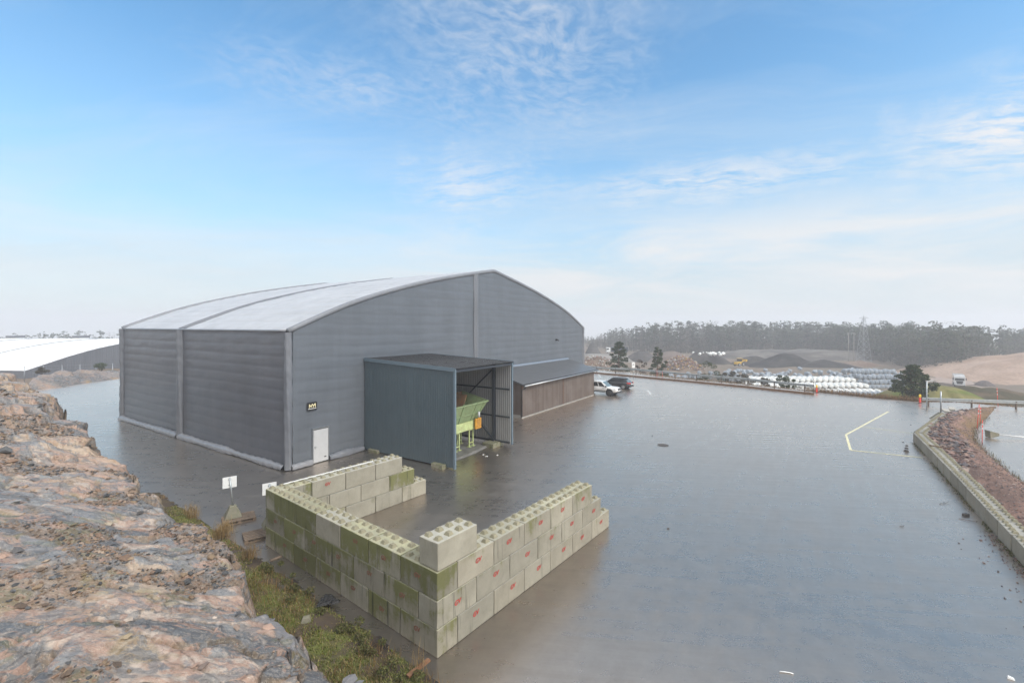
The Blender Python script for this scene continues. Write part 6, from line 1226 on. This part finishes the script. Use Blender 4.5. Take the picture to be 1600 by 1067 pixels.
lorry('white lorry driving towards the yard on the dirt road', 1498, 138, float(terrain(XatY(1498, 138), 138)) + .15, R(-131), 'paint_white', 5.0)
zc_ = -5.55; lorry('white lorry with dark container standing on the gravel heap behind the taller pine', 957, 238, zc_, R(176), 'steel_dark', 8.5)
# yellow loader by the path
x_, y_ = XatY(1155, 196), 196.; r = thing('wheel_loader', 'small yellow wheel loader below the dark mounds', 'loader', (x_, y_, float(terrain(x_, y_)) + 1.2), R(30)); pmat('machine_yellow', (.68, .42, .04), .4, var=.1)
MB().box(-2.4, .2, -.9, .9, .8, 1.9).build('engine_body', MATS['machine_yellow'], r, bevel=.1); MB().box(-.6, .9, -.75, .75, 1.91, 3.2).build('cab', MATS['glass_dark'], r, bevel=.08); MB().box(-.7, 1.0, -.85, .85, 3.21, 3.35).build('cab_roof', MATS['machine_yellow'], r)
for sy in (-.6, .6): MB().bar((.4, sy, 1.6), (3.0, sy, 2.4), .2, .3).build('lift_arm', MATS['machine_yellow'], r)
MB().hexa([(2.8, -1.3, 1.9), (3.2, -1.3, 1.8), (3.2, 1.3, 1.8), (2.8, 1.3, 1.9), (2.7, -1.3, 2.9), (4.0, -1.3, 2.5), (4.0, 1.3, 2.5), (2.7, 1.3, 2.9)]).build('bucket', MATS['machine_yellow'], r)
for x in (-1.5, 1.2):
    for sy in (-1, 1): wheel(r, x, sy * 1.0, .7, .5, 'alloy', sy)
# power lines
pmat('lattice_steel', (.33, .34, .36), .5, .3, var=.1); pmat('pole_wood', (.30, .27, .25), .8, var=.15)
y_ = 207.; x_ = XatY(1349.5, y_); zb_ = float(terrain(x_, y_)); HT = CAMH + 16 / FPX * y_ - zb_
py = thing('power_pylon', 'tall steel lattice power pylon at the forest edge', 'pylon', (x_, y_, zb_), R(12)); mb = MB(); levels = np.linspace(0, HT * .94, 10); wd = lambda z: 1.95 * (1 - z / HT) ** .9 + .22
for sx in (-1, 1):
    for sy in (-1, 1): MB().tube([(sx * wd(z), sy * wd(z), z) for z in levels], .08, 4, smooth=False).build('leg', MATS['lattice_steel'], py)
for a, b_ in zip(levels[:-1], levels[1:]):
    for f in range(4):
        c0 = [(-1, -1), (1, -1), (1, 1), (-1, 1)][f]; c1_ = [(1, -1), (1, 1), (-1, 1), (-1, -1)][f]; q = lambda c, z: (c[0] * wd(z), c[1] * wd(z), z); mb.bar(q(c0, a), q(c1_, b_), .045, .045); mb.bar(q(c1_, a), q(c0, b_), .045, .045); mb.bar(q(c0, b_), q(c1_, b_), .045, .045)
mb.build('lattice_bracing', MATS['lattice_steel'], py)
for z, L_ in ((HT * .935, 2.6), (HT * .80, 3.4)):
    mb = MB()
    for s in (-1, 1): mb.bar((0, -.2, z), (s * L_, 0, z + .05), .1, .1); mb.bar((0, .2, z), (s * L_, 0, z + .05), .1, .1); mb.bar((0, 0, z + .7), (s * L_, 0, z + .08), .08, .08)
    mb.build('cross_arm', MATS['lattice_steel'], py)
MB().tube([(0, 0, HT * .93), (0, 0, HT)], [.14, .04], 5).build('tip', MATS['lattice_steel'], py)
y_ = 212.; x_ = XatY(1330, y_); zb_ = float(terrain(x_, y_)); ht = CAMH - 12 / FPX * y_ - zb_; hp = thing('twin_pole', 'pair of pale wooden power poles with a cross beam left of the pylon', 'power pole', (x_, y_, zb_))
for s in (-1.25, 1.25): MB().tube([(s, 0, -.3), (s, 0, ht)], [.17, .12], 8).build('pole', MATS['pole_wood'], hp)
MB().bar((-2.0, 0, ht - .25), (2.0, 0, ht - .25), .16, .2).build('cross_beam', MATS['lattice_steel'], hp)
for s in (-1.8, 0, 1.8): MB().tube([(s, 0, ht - .36), (s, 0, ht - 1.1)], .07, 6).build('insulator', MATS['lattice_steel'], hp)

# ------------------------------------------------------------------ sea-mist haze
m = bpy.data.materials.new('haze'); m.use_nodes = True; nt = m.node_tree; nt.nodes.remove(nt.nodes['Principled BSDF']); pv = nt.nodes.new('ShaderNodeVolumePrincipled'); pv.inputs['Color'].default_value = (.95, .96, 1, 1); pv.inputs['Density'].default_value = .0011; pv.inputs['Anisotropy'].default_value = .2
nt.links.new(pv.outputs[0], nt.nodes['Material Output'].inputs['Volume'])
stuff(MB().box(-1400, 1400, -500, 1400, -37, 36).build('haze', m), 'thin pale mist veiling the far forest', 'haze')
